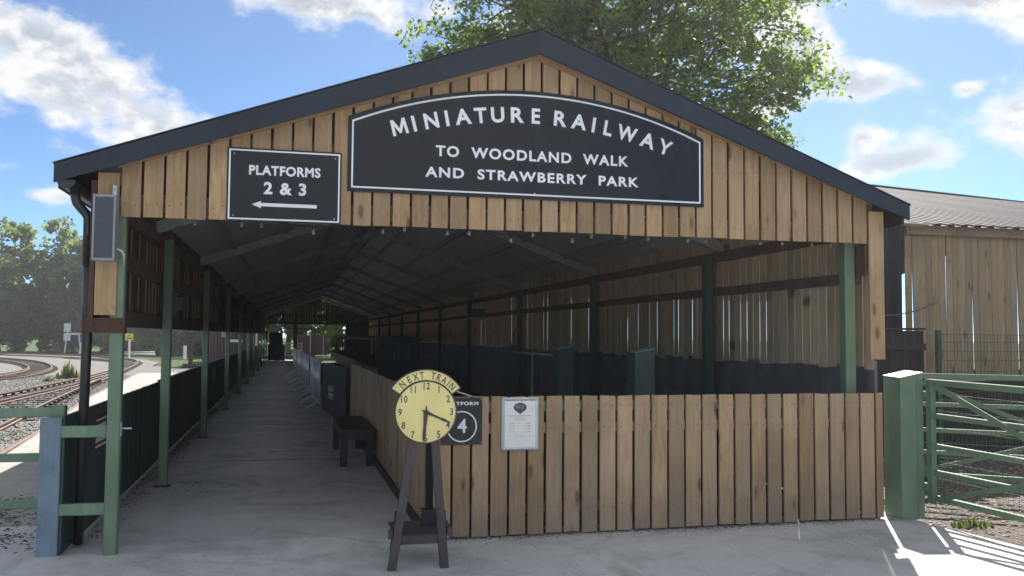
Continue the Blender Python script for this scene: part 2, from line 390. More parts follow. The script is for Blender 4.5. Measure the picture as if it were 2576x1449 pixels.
# lettering -------------------------------------------------------------------
def glyphs(s, offset=0.0, spacing=1.0, res=5):
    cu = bpy.data.curves.new('lettering', 'FONT'); cu.body = s; cu.size = 1.0; cu.offset = offset; cu.space_character = spacing; cu.resolution_u = res; cu.fill_mode = 'FRONT'
    o = bpy.data.objects.new('lettering', cu); col.objects.link(o); dg = bpy.context.evaluated_depsgraph_get(); dg.update()
    me = bpy.data.meshes.new_from_object(o.evaluated_get(dg)); vs = [(v.co.x, v.co.y) for v in me.vertices]; fs = [tuple(p.vertices) for p in me.polygons]
    bpy.data.objects.remove(o); bpy.data.curves.remove(cu); bpy.data.meshes.remove(me); return vs, fs
def text_g(s, x0, x1, z0, z1, y, offset=.02, spacing=1.0, g=None, fn=None, wide=None):
    """lettering fitted into a rectangle of the plane; fn maps (x, z) to 3D"""
    vs, fs = glyphs(s, offset, spacing); a = np.array(vs); lo, hi = a.min(0), a.max(0)
    g = g or G(); fn = fn or (lambda x, z: (x, y, z))
    g.add([fn(x0 + (u - lo[0]) / (hi[0] - lo[0]) * (x1 - x0), z0 + (v - lo[1]) / (hi[1] - lo[1]) * (z1 - z0)) for u, v in vs], fs); return g
def words(s, x0, x1, z0, z1, y, offset, spacing, mat, parent, name='lettering'):
    """one object per word of a line fitted between x0 and x1"""
    g = text_g(s, x0, x1, z0, z1, y, offset, spacing); n = len(g.v); par = list(range(n))
    def find(i):
        while par[i] != i: par[i] = par[par[i]]; i = par[i]
        return i
    for f in g.f:
        for q in f[1:]: par[find(q)] = find(f[0])
    isl = {}
    for i in range(n): isl.setdefault(find(i), []).append(i)
    spans = sorted((min(g.v[i][0] for i in v), max(g.v[i][0] for i in v), v) for v in isl.values()); runs = []
    for a, b, v in spans:
        if runs and a - runs[-1][0] < (z1 - z0) * .42: runs[-1][1].extend(v); runs[-1][0] = max(runs[-1][0], b)
        else: runs.append([b, list(v)])
    for _, v in runs:
        ix = {q: k for k, q in enumerate(v)}; o = G(); o.add([g.v[q] for q in v], [tuple(ix[q] for q in f) for f in g.f if f[0] in ix]); obj(name, o, mat, parent, fix=False)
OWN = {'M': ([(x * 1.02, y) for x, y in ((0, 0), (.19, 0), (.205, .60), (.44, .10), (.56, .10), (.795, .60), (.81, 0), (1, 0), (.955, 1), (.775, 1), (.5, .40), (.225, 1), (.045, 1))], [(0, 1, 2, 11, 12), (2, 3, 10, 11), (3, 4, 10), (4, 5, 9, 10), (5, 6, 7, 8, 9)]),
       'Y': ([(x * .92, y) for x, y in ((.40, 0), (.60, 0), (.60, .42), (1, 1), (.77, 1), (.5, .60), (.23, 1), (0, 1), (.40, .42))], [(0, 1, 2, 8), (8, 2, 5), (2, 3, 4, 5), (5, 6, 7, 8)])}
def letter_at(g, ch, x, z, ang, h, y, offset=.02, wscale=1.0, cap=None):
    vs, fs = OWN[ch] if (offset == .016 and ch in OWN) else glyphs(ch, offset); a = np.array(vs); lo, hi = a.min(0), a.max(0); k = h / (hi[1] - lo[1]); cx = (lo[0] + hi[0]) / 2
    ca, sa = math.cos(ang), math.sin(ang); out = []
    for u, v in vs:
        lx = (u - cx) * k * wscale; lz = (v - lo[1]) * k; out.append((x + lx * ca - lz * sa, y, z + lx * sa + lz * ca))
    g.add(out, fs); return g

# ================================================================== SETTING
def sheet(name, pts, z, mat, thick=None, **kw):
    g = G()
    if thick: g.prism(pts, lambda x, y, d: (x, y, d), z, z - thick)
    else: g.add([(x, y, z) for x, y in pts], [tuple(range(len(pts)))])
    return obj(name, g, mat, kind='structure', origin=(0, 0, z), fix=bool(thick))
sheet('grass', [(-400, -200), (400, -200), (400, 700), (-400, 700)], -.26, 'grass_ground')
sheet('track_bed', [(-30, -6), (1.0, -6), (1.0, 36), (-1.0, 42), (-4.7, 46), (-5.2, 52.5), (-6.8, 59), (-10.6, 67), (-16, 74), (-22.2, 79), (-36, 84.5), (-45, 85), (-45, 10)], -.17, 'ballast')
sheet('bark_path', [(7.6, -20), (26, -20), (26, 30), (7.9, 30)], -.03, 'bark_ground')
apron = sheet('concrete_apron', [(-22, -48), (24, -48), (24, -14), (9.2, -12), (8.75, -4.2), (8.14, -1.15), (7.97, -.28), (7.94, .285), (.925, .285), (.925, 1.205), (-.45, 1.205), (-1.0, -6), (-4, -9), (-22, -14)], 0, 'apron_concrete', .3)  # unseen forecourt extended far behind the camera to bounce sunlight onto the gable
sheet('platform', [(-.45, 1.21), (.92, 1.21), (.92, 52), (.40, 52), (.40, 32.9), (-3.35, 32.6), (-2.25, 17.4), (-1.32, 8.8), (-.95, 5.0), (-.75, 1.21)][::-1], -.004, 'platform_concrete', .3)
sheet('walkway', [(.93, .29), (3.62, .29), (3.62, 53.2), (.93, 53.2)], 0, 'walk_concrete', .3)
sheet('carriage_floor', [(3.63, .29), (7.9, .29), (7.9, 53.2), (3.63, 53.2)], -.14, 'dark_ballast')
# joints across the walkway and the forecourt
g = G()
for yy in (4.9, 9.6, 14.4, 19.2, 24.0, 28.8): g.box(1.02, 3.60, yy, yy + .008, .0012, .0030)
obj('concrete_joints', g, 'litter', kind='structure')
# platform edging kerb
g = G(); kp = [(-1.0, 4.2), (-1.36, 8.8), (-2.29, 17.4), (-3.39, 32.6)]
for (ax, ay), (bx, by) in zip(kp, kp[1:]): g.beam((ax, ay, -.045), (bx, by, -.045), .07, .11, ch=.01)
obj('platform_kerb', g, 'rail_brown', kind='structure')

# ================================================================== STATION SHED
XL, XR, XM = 1.31, 7.60, 4.47
RIDGE_Z, EAVE_Z = 4.06, 2.795
def roof_z(x): return RIDGE_Z - abs(x - XM) * (RIDGE_Z - EAVE_Z) / (XM - .90)
LEN = 53.0
shed = thing('station_shed', (4.47, 0, 0), 'long open-fronted timber station shed with dark metal roof edge and gable end', 'shed')
P = .1534
def plank_xz(x0, x1, zb, ztl, ztr, y0, y1, ch=.004):
    """upright board facing -Y with a sloping top and eased front edges"""
    g = G()
    sec = [(x0, y1), (x0, y0 + ch), (x0 + ch, y0), (x1 - ch, y0), (x1, y0 + ch), (x1, y1)]
    def zt(x): return ztl + (ztr - ztl) * (x - x0) / (x1 - x0)
    vs = [(x, y, zb) for x, y in sec] + [(x, y, zt(x)) for x, y in sec]; n = 6
    g.add(vs, [tuple(range(n))[::-1], tuple(range(n, 2 * n))] + [(i, (i + 1) % n, (i + 1) % n + n, i + n) for i in range(n)]); return g
x = XL; k = 0
while x < XR - .05:
    gap = random.uniform(.017, .023); x1 = min(x + P - gap, XR); zb = 2.462 + random.uniform(-.004, .004)
    if x < XM < x1:
        o = G(); y0, y1, xm = -.022, 0, XM
        o.prism([(x, zb), (x1, zb), (x1, roof_z(x1) - .03), (xm, roof_z(xm) - .03), (x, roof_z(x) - .03)], FY, y0, y1)
    else: o = plank_xz(x, x1, zb, roof_z(x) - .03, roof_z(x1) - .03, -.022 - random.uniform(0, .004), 0)
    obj('plank', o, 'gable_timber', shed)
    x += P; k += 1
g = G()
for k in range(41):
    for dx in (.032, .104):
        for z_ in (2.555, 3.04):
            xx = XL + k * P + dx + random.uniform(-.008, .008); zz = z_ + random.uniform(-.012, .012)
            if zz < roof_z(xx) - .2: g.lathe([(0, .0012), (.0042, .0010), (.0046, 0)], (xx, -.0262, zz), 6, 'Y')
obj('nail_heads', g, 'nail', shed, kind='stuff', fix=False)
# backing rails behind the boards
g = G().box(XL, XR + .12, .004, .05, 2.50, 2.62); obj('gable_rail', g, 'brown_timber', shed)
g = G().box(XL + .6, XR - .5, .004, .05, 2.98, 3.10); obj('gable_rail', g, 'brown_timber', shed)
g = G().prism([(XL, 2.64), (XR, 2.64), (XR, roof_z(XR) - .06), (XM, RIDGE_Z - .06), (XL, roof_z(XL) - .06)], FY, .052, .06); obj('gable_lining', g, 'stain_dark', shed)
# corner boards: the tall one on the right, the short one on the left
g = G().beam((7.675, -.014, 1.42), (7.675, -.014, 2.755), .15, .028, up=(0, 1, 0), ch=.004); tag(obj('corner_board', g, 'gable_timber', shed), 'tall pale corner board on the right')
g = G().beam((1.222, -.012, 1.735), (1.222, -.012, 2.78), .148, .028, up=(0, 1, 0), ch=.004); obj('corner_board', g, 'gable_timber', shed)
g = G().beam((1.125, .02, 1.66), (1.125, .02, 2.72), .035, .09, up=(0, 1, 0)); obj('corner_trim', g, 'brown_timber', shed)
g = G().beam((1.07, .03, 1.66), (1.36, .03, 1.66), .09, .11); obj('corner_trim', g, 'brown_timber', shed)
# sloping trim boards under the fascia
for s in (-1, 1):
    xe = XL - .02 if s < 0 else 7.75
    g = G(); g.prism([(xe, roof_z(xe) - .115), (XM, RIDGE_Z - .205 + .03), (XM, RIDGE_Z - .1), (xe, roof_z(xe) - .04)], FY, -.045, -.0265); obj('gable_trim', g, 'gable_timber', shed)
# roof: two slopes with sheeted top, thickness and eaves
def slope_pt(s, t, y, dz):  # t = 0 at ridge, 1 at eave
    xe = .90 if s < 0 else 7.90
    x_ = XM + (xe - XM) * t; return (x_, y, RIDGE_Z + (EAVE_Z - RIDGE_Z) * t + dz)
for s in (-1, 1):
    g = G(); y0, y1 = -.14, LEN + .2
    vs = [slope_pt(s, 0, y0, 0), slope_pt(s, 1, y0, 0), slope_pt(s, 1, y1, 0), slope_pt(s, 0, y1, 0), slope_pt(s, 0, y0, -.02), slope_pt(s, 1, y0, -.02), slope_pt(s, 1, y1, -.02), slope_pt(s, 0, y1, -.02)]
    g.add(vs, [(0, 1, 2, 3), (4, 7, 6, 5), (0, 4, 5, 1), (1, 5, 6, 2), (2, 6, 7, 3), (3, 7, 4, 0)]); rf = obj('roof_slope', g, 'slate_metal', shed)
    # lining panels seen from below
    nb = 22
    pm = None
    for k in range(nb):
        a, b2 = .02 + k * LEN / nb, -.02 + (k + 1) * LEN / nb
        g = G(); vs = []
        for dz in (-.024, -.034):
            vs += [slope_pt(s, .01, a, dz), slope_pt(s, .94, a, dz), slope_pt(s, .94, b2, dz), slope_pt(s, .01, b2, dz)]
        g.add(vs, [(0, 1, 2, 3), (4, 7, 6, 5), (0, 4, 5, 1), (1, 5, 6, 2), (2, 6, 7, 3), (3, 7, 4, 0)])
        if pm is None: pm = obj('ceiling_panel', g, 'ceiling', rf); loc0 = WL[pm.name]
        else: share(pm, (loc0[0], loc0[1] + k * LEN / nb, loc0[2]), rf)
    # purlins along the roof
    for tt in (.12, .34, .56, .78):
        a = Vector(slope_pt(s, tt, .07, -.085)); b2 = Vector(slope_pt(s, tt, LEN - .07, -.085)); g = G().beam(a, b2, .06, .10); obj('purlin', g, 'frame_grey', shed)
    # barge board / metal fascia
    g = G(); e0 = slope_pt(s, 1.004, 0, 0); xe = e0[0]
    poly = [(XM, RIDGE_Z + .03), (xe, EAVE_Z + .005), (xe, EAVE_Z - .125), (XM, RIDGE_Z - .165)]
    g.prism(poly, FY, -.175, -.15); obj('fascia', g, 'slate_metal', shed)
    g = G(); vs = []
    for y in (-.18, .12):
        vs += [(XM, y, RIDGE_Z + .045), (xe + .01 * s, y, EAVE_Z + .018), (xe + .01 * s, y, EAVE_Z + .010), (XM, y, RIDGE_Z + .036)]
    g.add(vs, [(0, 1, 5, 4), (3, 7, 6, 2), (0, 3, 2, 1), (4, 5, 6, 7), (1, 2, 6, 5), (0, 4, 7, 3)]); obj('fascia_flashing', g, 'slate_metal', shed)
    # eave soffit board
    g = G().beam((xe - s * .03, -.12, EAVE_Z - .09), (xe - s * .03, LEN, EAVE_Z - .09), .02, .14); obj('eave_board', g, 'stain_dark', shed)
POSTS = [0.02, 3.03, 7.75, 13.1, 18.4, 23.6, 28.9, 34.2, 39.4, 44.7, 50.0]
for yp in POSTS[1:]:
    for s in (-1, 1):
        a = Vector(slope_pt(s, 0.0, yp, -.16)); b2 = Vector(slope_pt(s, .955, yp, -.16)); g = G().beam(a, b2, .08, .12); obj('rafter', g, 'frame_grey', shed)
# sheet fixing screws on the metal edge
for s in (-1, 1):
    for t_ in (.06, .26, .48, .7, .9):
        px = slope_pt(s, t_, 0, -.03); g = G().lathe([(.0, .006), (.006, .005), (.008, 0)], (px[0], -.175, px[2] - .0), 8, 'Y'); obj('screw', g, 'slate_metal', shed)
# side wall on the left: upright boards above the open strip
first = None
zt_l = roof_z(1.16) - .06
g = G(); y = .08; PL = .112
def wall_board(x, y0, y1, zb, zt, th=.02):
    return G().beam((x, (y0 + y1) / 2, zb), (x, (y0 + y1) / 2, zt), y1 - y0, th, up=(1, 0, 0), ch=.003)
k = 0
while y < 11.8:
    gapw = random.choice((.004, .006, .010, .013, .005)); o = None
    if k < 6:
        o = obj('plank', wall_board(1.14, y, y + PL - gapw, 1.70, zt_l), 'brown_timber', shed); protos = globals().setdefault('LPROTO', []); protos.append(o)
    elif k % 2 == 0 and random.random() < .75:      # proud board with pale strips coloured to stand in for light slits
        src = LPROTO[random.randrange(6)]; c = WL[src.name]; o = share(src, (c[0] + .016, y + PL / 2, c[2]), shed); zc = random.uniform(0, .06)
        obj('light_slit_strip', G().box(1.157, 1.1655, y - .0005, y + .003, 1.79 + zc, 2.13).box(1.157, 1.1655, y - .0005, y + .003, 2.27, 2.50 + zc), 'gable_timber', o)
    else:
        src = LPROTO[random.randrange(6)]; c = WL[src.name]; share(src, (c[0], y + PL / 2, c[2]), shed)
    y += PL; k += 1
g = G()
while y < LEN:
    gapw = random.choice((.003, .004, .006)); b_ = wall_board(1.14, y, y + PL - gapw, 1.70, zt_l); g.add(b_.v, b_.f); y += PL
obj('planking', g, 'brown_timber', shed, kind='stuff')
for z_, h_ in ((1.72, .13), (2.20, .12), (2.60, .10)):
    g = G().beam((1.185, .1, z_), (1.185, LEN, z_), .045, h_); obj('wall_rail', g, 'rail_brown', shed)
# right wall: pale boards over a dark lower wall
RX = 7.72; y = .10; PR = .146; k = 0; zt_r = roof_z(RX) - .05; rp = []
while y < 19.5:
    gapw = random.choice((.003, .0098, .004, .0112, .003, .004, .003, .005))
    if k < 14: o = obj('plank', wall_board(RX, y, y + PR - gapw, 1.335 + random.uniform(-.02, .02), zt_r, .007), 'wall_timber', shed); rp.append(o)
    else:
        src = rp[random.randrange(len(rp))]; c = WL[src.name]; share(src, (c[0] + random.uniform(-.003, .003), y + PR / 2, c[2] + random.uniform(-.012, .012)), shed)
    y += PR; k += 1
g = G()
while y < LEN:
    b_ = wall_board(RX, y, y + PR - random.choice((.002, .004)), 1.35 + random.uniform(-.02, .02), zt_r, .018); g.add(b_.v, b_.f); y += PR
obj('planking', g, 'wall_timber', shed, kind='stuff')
for z_, h_ in ((2.17, .10), (2.60, .12)):
    g = G().beam((RX - .05, .25, z_), (RX - .05, LEN, z_), .05, h_); obj('wall_rail', g, 'rail_brown', shed)
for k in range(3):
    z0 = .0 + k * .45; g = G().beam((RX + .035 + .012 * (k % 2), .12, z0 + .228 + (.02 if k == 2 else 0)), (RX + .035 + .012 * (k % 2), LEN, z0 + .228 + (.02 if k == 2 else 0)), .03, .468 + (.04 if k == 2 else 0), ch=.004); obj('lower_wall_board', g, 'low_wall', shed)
# posts: square green steel, left row and right row
def post(x, y, zt, w=.092, mat='green_paint', plate=True):
    g = G().beam((x, y, 0), (x, y, zt), w, w, up=(0, 1, 0), ch=.008); o = obj('post', g, mat, shed)
    if not plate: return o
    g = G().box(x - w * .85, x + w * .85, y - w * .85, y + w * .85, .0, .014); obj('base_plate', g, 'black_paint', o); return o
pl = post(1.30, .045, 2.62, plate=False); pl2 = post(1.275, 3.07, 2.60)
for yp in POSTS[2:]:
    o = share(pl2, (WL[pl2.name][0], yp, WL[pl2.name][2]), shed); src = pl2.children[0]; share(src, (WL[src.name][0], yp, WL[src.name][2]), o)
post(7.52, .20, 2.60, .105)
for yp in (3.2, 7.55, 12.6, 18.4, 23.6, 28.9, 34.2, 39.4, 44.7): post(7.60, yp, 2.62, .11, 'green_paint_dimmed')
g = G().box(7.585, 7.62, .02, .24, 2.18, 2.46); obj('corner_block', g, 'brown_timber', shed)
# gutter with its end cap, swan neck and downpipe on the left
g = G(); n = 9; vs = []
for yy in (-.17, LEN):
    vs += [(.968 + .062 * math.cos(math.pi + math.pi * i / n), yy, 2.690 + .062 * math.sin(math.pi + math.pi * i / n)) for i in range(n + 1)]
    vs += [(.968 + .056 * math.cos(math.pi + math.pi * i / n), yy, 2.690 + .056 * math.sin(math.pi + math.pi * i / n)) for i in range(n + 1)]
m_ = n + 1
g.add(vs, [(i, i + 1, 2 * m_ + i + 1, 2 * m_ + i) for i in range(n)] + [(m_ + i + 1, m_ + i, 3 * m_ + i, 3 * m_ + i + 1) for i in range(n)], True)
g.add([(.968 + .063 * math.cos(math.pi + math.pi * i / n), -.171, 2.690 + .063 * math.sin(math.pi + math.pi * i / n)) for i in range(n + 1)], [tuple(range(n + 1))])
obj('gutter', g, 'black_plastic', shed, fix=False)
g = G(); g.tube([(.985, .03, 2.64), (.988, .03, 2.60), (1.0, .035, 2.555), (1.03, .045, 2.515), (1.062, .055, 2.48), (1.075, .06, 2.44), (1.078, .06, 2.1)], .034, 12)
obj('swan_neck', g, 'black_plastic', shed)
g = G(); g.tube([(1.078, .06, 2.32), (1.085, .10, 1.7), (1.03, .30, .12), (1.02, .34, .03)], .034, 12, radii=[.036, .036, .036, .036]); dp = obj('downpipe', g, 'black_plastic', shed)
g = G(); g.tube([(1.083, .09, 1.80), (1.085, .105, 1.66)], .043, 12); obj('pipe_collar', g, 'black_plastic', dp)
# far gable end: boards with daylight between, open below
y = LEN; x = 1.2
while x < 7.75:
    x1 = min(x + P - random.choice((.006, .012, .02, .028)), 7.8); obj('plank', plank_xz(x, x1, 2.32, roof_z(x) - .12, roof_z(x1) - .12, y, y + .02), 'stain_dark', shed); x += P
g = G().box(1.2, 7.8, y - .06, y - .01, 2.30, 2.42); obj('gable_rail', g, 'stain_dark', shed)
g = G().box(1.2, 7.8, y - .07, y - .01, 2.82, 2.92); obj('gable_rail', g, 'stain_dark', shed)
for xx, hh in ((3.02, 3.2), (7.7, 2.6)): g = G().beam((xx, y - .12, 0), (xx, y - .12, hh), .26, .2, up=(0, 1, 0)); obj('end_post', g, 'stain_dark', shed)
g = G().box(6.2, 7.75, y - .04, y - .005, 0, 2.3); obj('end_board', g, 'stain_dark', shed)
# junction box and conduit on the second left post
jb = G().box(1.335, 1.40, 3.30, 3.40, 1.86, 2.00); obj('junction_box', jb, 'grille', shed)
g = G(); g.tube([(1.37, 3.35, 2.0), (1.37, 3.35, 2.45)], .011, 8); obj('conduit', g, 'black_plastic', shed)

# ================================================================== SIGNS ON THE GABLE
sg = thing('railway_sign', (4.455, -.03, 2.72), 'large black arched sign reading MINIATURE RAILWAY in white letters', 'sign')
def arc_pts(xa, xb, zside, ztop, n=40):
    c = (xa + xb) / 2; hw = (xb - xa) / 2; sgt = ztop - zside; R = (hw * hw + sgt * sgt) / (2 * sgt); zc = ztop - R; a0 = math.asin(hw / R)
    return [(c + R * math.sin(a), zc + R * math.cos(a)) for a in [a0 - 2 * a0 * i / n for i in range(n + 1)]]
def outline(inset):
    xa, xb = 2.945 + inset, 5.967 - inset; return [(xa, 2.722 + inset), (xb, 2.722 + inset)] + arc_pts(xa, xb, 3.312 - inset * .9, 3.618 - inset)
half = (2.945 + 5.967) / 2
po = outline(0)
for s in (0, 1):     # the sign is made of two boards butted in the middle
    xm = half - .0012 if s == 0 else half + .0012
    if s == 0: poly = [(po[0][0], po[0][1]), (xm, po[0][1]), (xm, 3.618)] + [q for q in po[2:] if q[0] < xm - .002]
    else: poly = [(xm, po[0][1]), (po[1][0], po[1][1])] + [q for q in po[2:] if q[0] > xm + .002] + [(xm, 3.618)]
    g = G().prism(poly, FY, -.040, -.028); obj('board', g, 'black_sign', sg)
a_, b_ = outline(.030), outline(.043); g = G(); n = len(a_)
g.add([(x, -.0425, z) for x, z in a_] + [(x, -.0425, z) for x, z in b_] + [(x, -.0405, z) for x, z in a_] + [(x, -.0405, z) for x, z in b_], [(i, (i + 1) % n, n + (i + 1) % n, n + i) for i in range(n)] + [(i, (i + 1) % n, 2 * n + (i + 1) % n, 2 * n + i) for i in range(n)] + [(n + i, n + (i + 1) % n, 3 * n + (i + 1) % n, 3 * n + i) for i in range(n)])
obj('border', g, 'white_print', sg, fix=False)
base_pts = [(3.361, 3.19), (3.476, 3.226), (3.612, 3.258), (3.736, 3.282), (3.865, 3.303), (4.007, 3.322), (4.147, 3.34), (4.31, 3.346), (4.464, 3.348), (4.672, 3.339), (4.83, 3.328), (4.958, 3.311), (5.083, 3.29), (5.249, 3.255), (5.434, 3.205), (5.588, 3.16)]
cf = np.polyfit([q[0] for q in base_pts], [q[1] for q in base_pts], 2); g = G()
ws = {'M': 1.0, 'N': 1.0, 'W': .95, 'I': 1.0, 'A': 1.08, 'R': 1.1, 'U': 1.05, 'T': 1.0, 'E': .95, 'L': .95, 'Y': 1.05}
for ix, (ch, (x, z)) in enumerate(zip('MINIATURERAILWAY', base_pts)):
    if ix == 9: obj('lettering', g, 'white_print', sg, fix=False); g = G()
    zz = np.polyval(cf, x); ang = math.atan(2 * cf[0] * x + cf[1]); letter_at(g, ch, x, zz, ang, .128, -.0445, .016 if ch in 'MY' else .030, ws[ch] * (1.0 if ch in 'MY' else .96))
obj('lettering', g, 'white_print', sg, fix=False)
words('TO  WOODLAND  WALK', 3.637, 5.276, 3.035, 3.124, -.0445, .03, 1.18, 'white_print', sg)
words('AND  STRAWBERRY  PARK', 3.555, 5.368, 2.864, 2.948, -.0445, .03, 1.18, 'white_print', sg)
for x, z in ((3.05, 2.80), (5.86, 2.80), (3.05, 3.24), (5.86, 3.24), (4.42, 3.10), (4.49, 3.10), (4.458, 2.77)):
    obj('screw', G().lathe([(0, .004), (.005, .003), (.007, 0)], (x, -.041, z), 8, 'Y'), 'alu' if x == 4.458 else 'black_sign', sg)

sp_ = thing('platforms_sign', (2.475, -.03, 2.46), 'black rectangular sign reading PLATFORMS 2 & 3 with white arrow pointing left', 'sign')
g = G().box(2.050, 2.900, -.040, -.028, 2.458, 3.018); obj('board', g, 'black_sign', sp_)
g = G()
for (xa, xb, za, zb) in ((2.062, 2.888, 2.470, 2.482), (2.062, 2.888, 2.994, 3.006), (2.062, 2.074, 2.4825, 2.9935), (2.876, 2.888, 2.4825, 2.9935)): g.box(xa, xb, -.0425, -.0405, za, zb)
obj('border', g, 'white_print', sp_)
obj('lettering', text_g('PLATFORMS', 2.209, 2.740, 2.813, 2.889, -.0435, .035, 1.08), 'white_print', sp_, fix=False)
words('2 & 3', 2.319, 2.635, 2.668, 2.764, -.0435, .035, 1.15, 'white_print', sp_)
g = G().prism([(2.234, 2.588), (2.302, 2.616), (2.302, 2.601), (2.717, 2.601), (2.717, 2.575), (2.302, 2.575), (2.302, 2.560)], FY, -.0435, -.0405); obj('arrow', g, 'white_print', sp_)
for x, z in ((2.10, 2.50), (2.85, 2.50), (2.10, 2.97), (2.85, 2.97)): obj('screw', G().lathe([(0, .004), (.004, .003), (.006, 0)], (x, -.041, z), 8, 'Y'), 'alu', sp_)

# column loudspeaker hung on the corner board
ls = thing('column_loudspeaker', (1.23, -.1, 2.12), 'grey column loudspeaker hung on the left corner board', 'loudspeaker')
g = G().box(1.158, 1.306, -.205, -.085, 2.122, 2.590); obj('case', g, 'speaker_alu', ls)
g = G().box(1.172, 1.292, -.2085, -.2055, 2.140, 2.572); obj('grille', g, 'grille', ls)
g = G()
for xa, xb, za, zb in ((1.156, 1.308, 2.576, 2.592), (1.156, 1.308, 2.120, 2.136), (1.156, 1.170, 2.1365, 2.5755), (1.294, 1.308, 2.1365, 2.5755)): g.box(xa, xb, -.213, -.206, za, zb)
obj('rim', g, 'speaker_alu', ls)
g = G().box(1.255, 1.285, -.12, -.045, 2.60, 2.605); g.box(1.255, 1.285, -.047, -.042, 2.605, 2.685); br = obj('bracket', g, 'galv', ls)
g = G().lathe([(0, .012), (.006, .010), (.006, 0)], (1.27, -.048, 2.655), 8, 'Y'); obj('bolt', g, 'alu', br)
g = G(); g.tube([(1.30, -.1, 2.22), (1.34, -.09, 2.20), (1.345, -.06, 2.16), (1.33, -.02, 2.14)], .006, 6); g.tube([(1.31, -.1, 2.21), (1.355, -.08, 2.18), (1.34, -.02, 2.10)], .004, 6); obj('cable', g, 'cable_white', ls)
# string of clear bulbs behind the gable edge
st = thing('string_lights', (4.5, .15, 2.4), 'string of small clear bulbs hanging behind the lower edge of the gable', 'string lights')
BP = [(1.811, 2.44), (2.155, 2.443), (2.304, 2.442), (2.699, 2.403), (3.246, 2.426), (3.422, 2.451), (3.771, 2.431), (3.953, 2.437), (4.308, 2.39), (4.496, 2.44), (4.846, 2.404), (5.017, 2.45), (5.323, 2.457), (5.532, 2.447), (5.905, 2.442), (6.076, 2.448), (6.607, 2.444), (6.829, 2.447), (7.131, 2.446), (7.323, 2.445)]
g = G(); g.tube([(1.45, .15, 2.52)] + [(x, .15, z + .052) for x, z in BP] + [(7.5, .15, 2.52)], .004, 6); obj('wire', g, 'black_plastic', st)
bl = None
for x, z in BP:
    if bl is None:
        bl = obj('bulb', G().lathe([(.0, -.013), (.008, -.011), (.0125, -.005), (.014, .002), (.012, .011), (.009, .022), (.008, .03)], (x, .15, z), 12), 'bulb_glass', st, origin=(x, .15, z))
        cap = obj('bulb_holder', G().lathe([(.0, .052), (.011, .050), (.012, .03), (.0, .03)], (x, .15, z), 10), 'black_plastic', bl, origin=(x, .15, z))
    else:
        o = share(bl, (x, .15, z), st); share(cap, (x, .15, z), o)

# ================================================================== FENCES
ff = thing('front_fence', (5.7, 0, 0), 'pale upright board fence closing the front right of the shed', 'fence')
x = 3.655; fps = []; PF = .1535
while x < 7.70:
    x1 = min(x + PF - random.uniform(.018, .026), 7.715); obj('plank', plank_xz(x, x1, .012 + random.uniform(0, .01), 1.118 + random.uniform(-.004, .004), 1.118 + random.uniform(-.004, .004), -.024 - random.uniform(0, .003), 0), 'fence_timber', ff); x += PF
g = G()
for k in range(26):
    for dx in (.032, .104):
        for z_ in (1.04, .86, .22): g.lathe([(0, .0012), (.0042, .0010), (.0046, 0)], (3.655 + k * PF + dx + random.uniform(-.01, .01), -.0275, z_ + random.uniform(-.014, .014)), 6, 'Y')
obj('nail_heads', g, 'nail', ff, kind='stuff', fix=False)
for z_, m_, y_ in ((1.035, 'green_timber', .03), (.86, 'fence_timber', .03), (.22, 'brown_timber', .03)):
    g = G().beam((3.70, y_, z_), (7.72, y_, z_), .05, .085, ch=.004); obj('rail', g, m_, ff)
for x in (3.76, 5.2, 6.5, 7.68): g = G().beam((x, .10, -.14), (x, .10, 1.08), .08, .08, up=(0, 1, 0), ch=.006); obj('fence_post', g, 'green_timber', ff)
fi = thing('walkway_fence', (3.62, 4.6, 0), 'pale close-boarded fence running back along the right of the walkway', 'fence')
y = .03; k = 0; ip = []
while y < 9.1:
    if k < 14: o = obj('plank', wall_board(3.632, y, y + .1505 - random.choice((.003, .004, .007)), .012, 1.114 + random.uniform(-.006, .006), .022), 'fence_timber', fi); ip.append(o)
    else:
        src = ip[random.randrange(14)]; c = WL[src.name]; share(src, (c[0] + random.uniform(-.003, .003), y + .075, c[2]), fi)
    y += .151; k += 1
for z_ in (.9, .25): obj('rail', G().beam((3.67, .2, z_), (3.67, 9.1, z_), .045, .085), 'fence_timber', fi)
for y in (3.0, 6.0, 9.05): obj('fence_post', G().beam((3.73, y, -.14), (3.73, y, 1.1), .08, .08, up=(0, 1, 0)), 'fence_timber', fi)
obj('kick_board', G().beam((3.605, .1, .045), (3.605, 9.1, .045), .03, .085, ch=.004), 'stain_dark', fi)
# dark green fence on the left of the walkway
fl = thing('dark_green_fence', (.95, 20, 0), 'dark green boarded fence between the platform and the covered walkway', 'fence')
y = .06; k = 0; gp = []
for wd in (.56, .62, .60): obj('plank', wall_board(.955, y, y + wd - .012, .012, 1.0, .02), 'dark_green', fl); y += wd
while y < 16:
    if k < 10: o = obj('plank', wall_board(.955 + random.uniform(-.003, .003), y, y + .147 - random.choice((.003, .005, .009)), .012, 1.0 + random.uniform(-.004, .004), .02), 'dark_green', fl); gp.append(o)
    else:
        src = gp[random.randrange(10)]; c = WL[src.name]; share(src, (c[0], y + .073, c[2]), fl)
    y += .147; k += 1
g = G()
while y < 51: b_ = wall_board(.955, y, y + .142, .012, 1.0, .02); g.add(b_.v, b_.f); y += .147
obj('planking', g, 'dark_green', fl, kind='stuff')
for z_ in (.85, .25): obj('rail', G().beam((.915, .2, z_), (.915, 51, z_), .05, .08), 'dark_green', fl)
obj('capping', G().beam((.965, 5.0, 1.012), (.965, 51, 1.012), .05, .016), 'dark_green', fl)
nt = thing('fence_notice', (.94, 1.35, .62), 'small brown notice with white printing on the dark green fence by the downpipe', 'notice')
